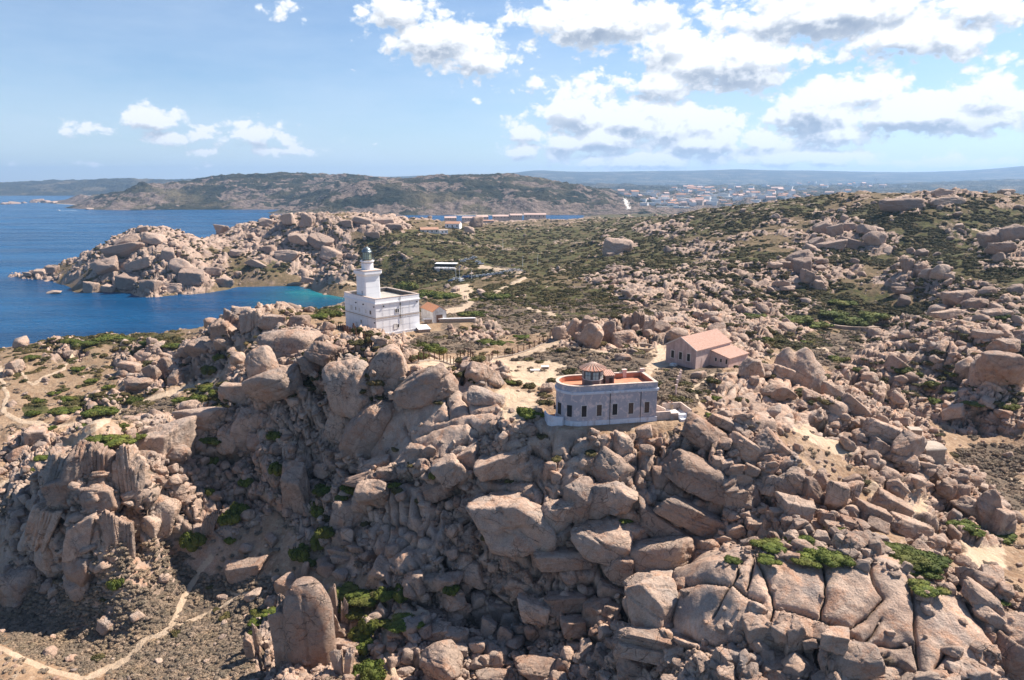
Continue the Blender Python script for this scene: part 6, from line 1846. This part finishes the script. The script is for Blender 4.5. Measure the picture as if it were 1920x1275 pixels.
def restaurant():
    p, t = pix(836, 503)
    z = p.z
    T = thing('restaurant_terrace', 'open restaurant terrace under a long pale flat canopy in the green scrub', 'terrace', frame(p, R(-6)))
    b = MB(); b.box(-7, 8, -5, 8, -4, 0.2); b.build('deck', M_ASPH, T)
    b = MB(); b.box(-8, 7.5, 0, 7, 3.0, 3.25); b.build('canopy', M_WHITE, T)
    for x in (-7.5, -3.5, .5, 4.5, 7.0):
        b = MB(); b.box(x, x + .2, .1, .3, 0, 3.0); b.build('post', M_SILL, T)
    b = MB(); b.box(-7.5, 7, 4.8, 6.8, 0, 3.0); b.build('back_wall', M_DARK, T)
    rs = np.random.RandomState(9); proto = None
    for i in range(26):
        tb = thing('cafe_table', 'small white cafe table with chairs on the restaurant terrace', 'table', None, 'white tables on the restaurant terrace') if proto is None else copy_tree(proto)
        if proto is None:
            b = MB(); b.box(-.5, .5, -.5, .5, .68, .76); b.build('table_top', M_WHITE, tb)
            b = MB(); b.cyl(0, 0, .06, 0, .68, 6); b.build('leg', M_WHITE, tb)
            for s in (-1, 1): b = MB(); b.box(-.22, .22, s * .85 - .2, s * .85 + .2, .4, .46); b.box(-.22, .22, s * 1.05 - .03, s * 1.05 + .03, .0, .9); b.build('chair', M_WHITE, tb)
            proto = tb
        q = T.matrix_world if False else frame(p, R(-6)) @ Vector((-6 + (i % 9) * 1.55 + rs.uniform(-.3, .3), -4.4 + (i // 9) * 1.7, .2))
        tb.location = q; tb.rotation_euler = (0, 0, rs.uniform(0, 3))
restaurant()
def railing():
    pts = [pix(x, y)[0] for x, y in ((925, 501), (950, 504), (985, 512))]
    T = thing('road_railing', 'straight pale roadside railing above the car park', 'railing', Matrix.Translation(pts[0])); b = MB()
    for a, c in zip(pts[:-1], pts[1:]):
        for h in (.5, 1.0): b.bar(a - pts[0] + Vector((0, 0, h)), c - pts[0] + Vector((0, 0, h)), .18)
    b.build('rail', M_CREAM, T)
    for k in range(14):
        s = k / 13 * 2; i = min(1, int(s)); q = pts[i].lerp(pts[i + 1], s - i) - pts[0]; b = MB(); b.box(q.x - .1, q.x + .1, q.y - .1, q.y + .1, q.z - .3, q.z + 1.1); b.build('post', M_CREAM, T)
railing()

# ------------------------------------------------------------------ villas, hotel, town
M_ORT = plain('orange_far_tiles', (.44, .25, .17), .9, col2=(.36, .20, .14), scale=1)
M_PKT = plain('salmon_far_tiles', (.56, .40, .34), .9, col2=(.48, .33, .28), scale=1)
def zpix(px, py):
    p, t = pix(px, py); return p.z
cottage('villa', 'villa with a low orange roof and dark porch among the green scrub', 806, 437, zpix(806, 437), 15, 17, 9, 3.2, 1.8, M_WHITE2, M_ORT, nwin=4)
cottage('villa', 'flat white villa beside the orange-roofed villa with the dark porch', 826, 438, zpix(826, 438), 10, 14, 8, 3.0, 0, M_WHITE, M_CREAM, nwin=4, flat=True)
cottage('villa', 'white villa with an orange roof higher up the scrub slope', 848, 428, zpix(848, 428), -10, 15, 10, 4.5, 2, M_WHITE, M_ORT, nwin=3)
cottage('villa', 'long low beige villa right of the granite tor in the scrub', 911, 418, zpix(911, 418), 5, 24, 9, 3, 1.2, M_CREAM, M_ORT, nwin=5)
for i, (x, y, L_, lab) in enumerate(((878, 413, 34, 'leftmost low salmon building in the row by the bay'), (905, 411, 30, 'second low salmon building in the row by the bay'), (940, 410, 44, 'middle salmon building in the row by the bay'), (1003, 409, 56, 'widest salmon hall with a broad ribbed roof by the bay'), (968, 408, 30, 'small salmon building left of the widest hall by the bay'), (845, 413, 30, 'pale pink building half hidden by rocks at the left end by the bay'))):
    Yb = 1240; o0z = CAMZ - Yb * slope(y)
    cottage('holiday_house', lab, x, y, o0z, (-8, 12, 4, -3, 6, 10)[i], L_ * .7, 14, 4.0 if i != 3 else 6, 2.4, M_CREAM, M_PKT, 'house', 5)
M_FARW = plain('far_white_wall', (.78, .77, .75), .8)
for i in range(9):
    x = 1205 + i * 10.5; y = 392 + (i % 3) * .8; 
    cottage('resort_block', 'white flat-roofed resort block in the bright row by the far road', x, y, CAMZ - 2100 * slope(y), (i * 37) % 20 - 10, 15, 12, 8.5, 0, M_FARW, M_FARW, 'building', 4, 'white resort blocks in the row by the far road', flat=True)
# the town on the far slope: each house a thing, copies of three kinds
def far_ground(px, py):
    dgc = project(FCO[:, 0], FCO[:, 1], FCO[:, 2])
    return dgc
_fx, _fy = far_ground(0, 0)
_fv = (FCO[:, 1] > 2000) & (FCO[:, 1] < 7000) & (FCO[:, 2] > 3)
_vx = _fx[_fv]; _vy = _fy[_fv]; _vc = FCO[_fv]
kinds = []
for k, (wm, rm, flat) in enumerate(((M_FARW, M_ORT, False), (M_FARW, M_FARW, True), (M_CREAM, M_PKT, False))):
    T = thing('town_house', '', 'house'); b = MB()
    if flat: b.box(-8, 8, 0, 11, -8, 8)
    else: b.poly([(-8, 0, -8), (8, 0, -8), (8, 11, -8), (-8, 11, -8), (-8, 0, 7), (8, 0, 7), (8, 11, 7), (-8, 11, 7), (-8, 5.5, 10), (8, 5.5, 10)], [(0, 4, 8, 7, 3), (1, 2, 6, 9, 5), (0, 1, 5, 4), (2, 3, 7, 6), (4, 5, 9, 8), (7, 8, 9, 6), (0, 3, 2, 1)])
    b.build('wall', wm, T); b = MB()
    if flat: b.box(-8.4, 8.4, -.4, 11.4, 8, 8.6)
    else:
        for y0, y1 in ((-.8, 5.5), (11.8, 5.5)): b.poly([(-8.6, y0, 6.7), (8.6, y0, 6.7), (8.6, y1, 10.1), (-8.6, y1, 10.1), (-8.6, y0, 7.3), (8.6, y0, 7.3), (8.6, y1, 10.7), (-8.6, y1, 10.7)], [(0, 1, 2, 3), (4, 7, 6, 5), (0, 4, 5, 1), (1, 5, 6, 2), (2, 6, 7, 3), (3, 7, 4, 0)])
    b.build('roof', rm, T); kinds.append(T)
rs = np.random.RandomState(21); used = [0, 0, 0]; nh = 0
zone_t = [(1300, 375, 110, 12, 90), (1420, 368, 130, 9, 70), (1330, 358, 150, 7, 40), (1590, 350, 120, 4, 22), (1180, 365, 40, 5, 8), (1500, 345, 90, 3, 10)]
for zx, zy, rx, ry, n in zone_t:
    for _ in range(n):
        x = rs.normal(zx, rx * .5); y = rs.normal(zy, ry * .6)
        d = (_vx - x) ** 2 + ((_vy - y) * 2) ** 2; j = int(np.argmin(d + _vc[:, 1] * .0004))
        if d[j] > 30: continue
        k = int(rs.choice(3, p=(.22, .6, .18)))
        c = kinds[k] if not used[k] else copy_tree(kinds[k]); used[k] = 1
        s = rs.uniform(.8, 1.5) * (1.0 if _vc[j, 1] < 3500 else 1.5)
        c.location = _vc[j]; c.scale = (s * rs.uniform(.8, 1.7), s, s * rs.uniform(.8, 1.3)); c.rotation_euler = (0, 0, rs.uniform(-.7, .7)); nh += 1
        kd = ('orange-roofed white house', 'flat white house', 'cream house with a salmon roof')[k]
        c['label'] = f'{kd} in the hazy town on the far slope'; c['group'] = f'{kd}s in the far town'
T = thing('water_tower', 'slender white tower standing on the blue far hillside', 'tower', Matrix.Translation(at(1643, 341, 70)) )
# its true place is on the far slope
y_ = 6200; q = Vector(((1643 - 960) / F / ray(1643, 343)[1] * y_, y_, CAMZ - y_ * slope(343))); T.location = q
b = MB(); b.cyl(0, 0, 5, -20, 26, 10, 4); b.build('shaft', M_FARW, T); b = MB(); b.cyl(0, 0, 8, 24, 32, 12); b.build('tank', M_FARW, T)

# motor boat with its wake near the headland
def boat():
    o0 = at(110, 395, 0); T = thing('motor_boat', 'tiny white motor boat trailing a wake on the open water at the left', 'boat', frame(o0, R(175)))
    b = MB(); b.poly([(-4, -1.4, 0), (3, -1.4, 0), (6, 0, .2), (3, 1.4, 0), (-4, 1.4, 0), (-4, -1.7, 1.3), (3, -1.7, 1.5), (6.8, 0, 1.8), (3, 1.7, 1.5), (-4, 1.7, 1.3)], [(0, 1, 2, 3, 4), (9, 8, 7, 6, 5)] + [(i, (i + 1) % 5, 5 + (i + 1) % 5, 5 + i) for i in range(5)]); b.build('hull', M_FARW, T)
    b = MB(); b.box(-1.5, 1.6, -1, 1, 1.4, 2.6); b.build('cabin', M_FARW, T); b = MB(); b.box(1.58, 1.7, -.8, .8, 1.7, 2.4); b.build('windscreen', M_DARK, T)
    w = MB(); w.poly([(-4, -1, .05), (-4, 1, .05), (-60, 5, .05), (-60, -5, .05)], [(0, 1, 2, 3)]); o = w.build('wake', plain('foam', (.8, .85, .88), .6)); o.matrix_world = frame(o0, R(175)); tag(o, kind='structure')
boat()
# reef rocks out in the bay
rs = np.random.RandomState(8)
for i, (x, y, w) in enumerate(((10, 383, 16), (28, 382, 20), (45, 381, 12), (62, 380, 18), (72, 378, 22), (88, 380, 20), (100, 381, 16), (112, 380, 10), (135, 382, 14), (148, 380, 16), (168, 393, 14), (185, 391, 26), (60, 516, 8))):
    o0 = at(x, y, 0); s = w * o0.y / F / 2
    o = bpy.data.objects.new('sea_rock', RUB4[i % 10]); COL.objects.link(o); o.location = o0; o.scale = (s, s * .8, s * .45); o.rotation_euler = (0, 0, i)
    HEROES.append((o, x, y, w, 8, 'r', 0, None, None))

# ------------------------------------------------------------------ labels that single things out
def zone_name(x, y):
    if y < 350 or (x < 200 and y < 400): return 'in the reef off the far headland'
    if x < 700 and y < 560 and not (x > 640 and y > 480): return 'on the sea headland'
    if y < 470: return 'on the scrub hill on the far right' if x > 1400 else 'on the middle hill'
    if x > 1280 and y < 620: return 'on the rocky hillside at upper right'
    if y < 600: return 'on the slope by the sandy track'
    if x < 420 and y < 830: return 'on the dry slope at far left'
    if x < 340 and y < 1060: return 'in the jagged outcrop at left'
    if x < 500 and y >= 1020: return 'around the heath hollow at lower left'
    if 460 < x < 700 and y > 1040: return 'around the tall pinnacle'
    if x < 640: return 'on the ridge left of the lighthouse'
    if x < 960 and y < 860: return 'below the lighthouse fence'
    if x < 880: return 'in the green gully'
    if x > 1380 and 640 < y < 860 and x < 1640: return 'in the ridge behind the old house'
    if x > 1640 and y < 900: return 'around the hollow at far right'
    if y < 700: return 'in the tor above the stone ring'
    if y < 1040 and x < 1400: return 'in the cliff below the old house'
    if x > 1160 and y > 1060: return 'in the cracked outcrop at lower right'
    if x > 1380: return 'on the boulder slope at right'
    return 'at the foot of the shaded cliff'
KN = {'p': 'broad slab', 't': 'pinnacle', 'b': 'rounded boulder', 's': 'flat slab', 'k': 'angular block', 'f': 'fluted granite spire', 'd': 'smooth dome', 'l': 'loose boulder', 'r': 'low dark sea rock'}
def size_word(w, h):
    m = max(w, h)
    return 'huge' if m > 130 else 'big' if m > 75 else 'middling' if m > 45 else 'small' if m > 24 else 'tiny'
def lean(rot): return ' leaning right' if rot < -14 else ' tilted up to the right' if rot > 14 else ''
def side(n, i, word):
    if n == 1: return None
    if n == 2: return ('left one', 'right one')[i]
    od = ['leftmost', 'second from the left', 'third from the left', 'fourth from the left', 'fifth from the left', 'sixth from the left']
    if i == n - 1: return 'rightmost'
    if i < 6: return od[i]
    if n - 1 - i < 6: return ['rightmost', 'second from the right', 'third from the right', 'fourth from the right', 'fifth from the right', 'sixth from the right'][n - 1 - i]
    return None
from collections import defaultdict
G = defaultdict(list)
for e in HEROES:
    o, x, y, w, h, k, rot, lab, wh = e
    if lab: tag(o, lab, 'boulder'); continue
    G[f'{size_word(w, h)} {KN[k]}{lean(rot) if k != "l" else ""} {zone_name(x, y)}' if k != 'r' else 'low dark rock in the reef off the far headland'].append(e)
def label_groups(G, cat):
    G2 = {}
    for base, es in G.items():
        if len(es) <= 12: G2[(base, '')] = es; continue
        es.sort(key=lambda e: e[2]); k = 2 if len(es) <= 24 else 3
        nm = ('upper part', 'lower part') if k == 2 else ('upper part', 'middle', 'lower part')
        for i in range(k): G2[(base, nm[i])] = es[i * len(es) // k:(i + 1) * len(es) // k]
    for (base, sub_), es in G2.items():
        es.sort(key=lambda e: e[1]); n = len(es)
        b2 = base + (', ' + sub_ if sub_ else '')
        for i, e in enumerate(es):
            s_ = side(n, i, b2)
            if n == 1: tag(e[0], b2, cat)
            elif s_ and len((b2 + ', ' + s_).split()) <= 16: tag(e[0], b2 + ', ' + s_, cat)
            else: tag(e[0], b2, cat, b2 + ' alike')
label_groups(G, 'boulder')
G = defaultdict(list)
for e in BUSHES:
    o, x, y, w, h = e
    sp = 'bright green' if o.data.name.startswith('juniper') else 'dark green'
    G[f'{size_word(w, h)} {sp} bush {zone_name(x, y)}'].append(e)
label_groups(G, 'bush')

# ------------------------------------------------------------------ the air
hz = MB(); hz.box(-20000, 20000, -300, 17500, -14, 480)
ho = hz.build('haze', None) if False else None
me = bpy.data.meshes.new('haze'); me.from_pydata(hz.v, [], hz.f)
ho = bpy.data.objects.new('haze', me); COL.objects.link(ho); tag(ho, kind='stuff')
hm = bpy.data.materials.new('air'); hm.use_nodes = True; hm.node_tree.nodes.clear()
pv = hm.node_tree.nodes.new('ShaderNodeVolumePrincipled'); pv.inputs['Color'].default_value = (.42, .66, 1.0, 1); pv.inputs['Density'].default_value = 1.0 / 12500; pv.inputs['Anisotropy'].default_value = .2
mo = hm.node_tree.nodes.new('ShaderNodeOutputMaterial'); hm.node_tree.links.new(pv.outputs[0], mo.inputs['Volume']); me.materials.append(hm)
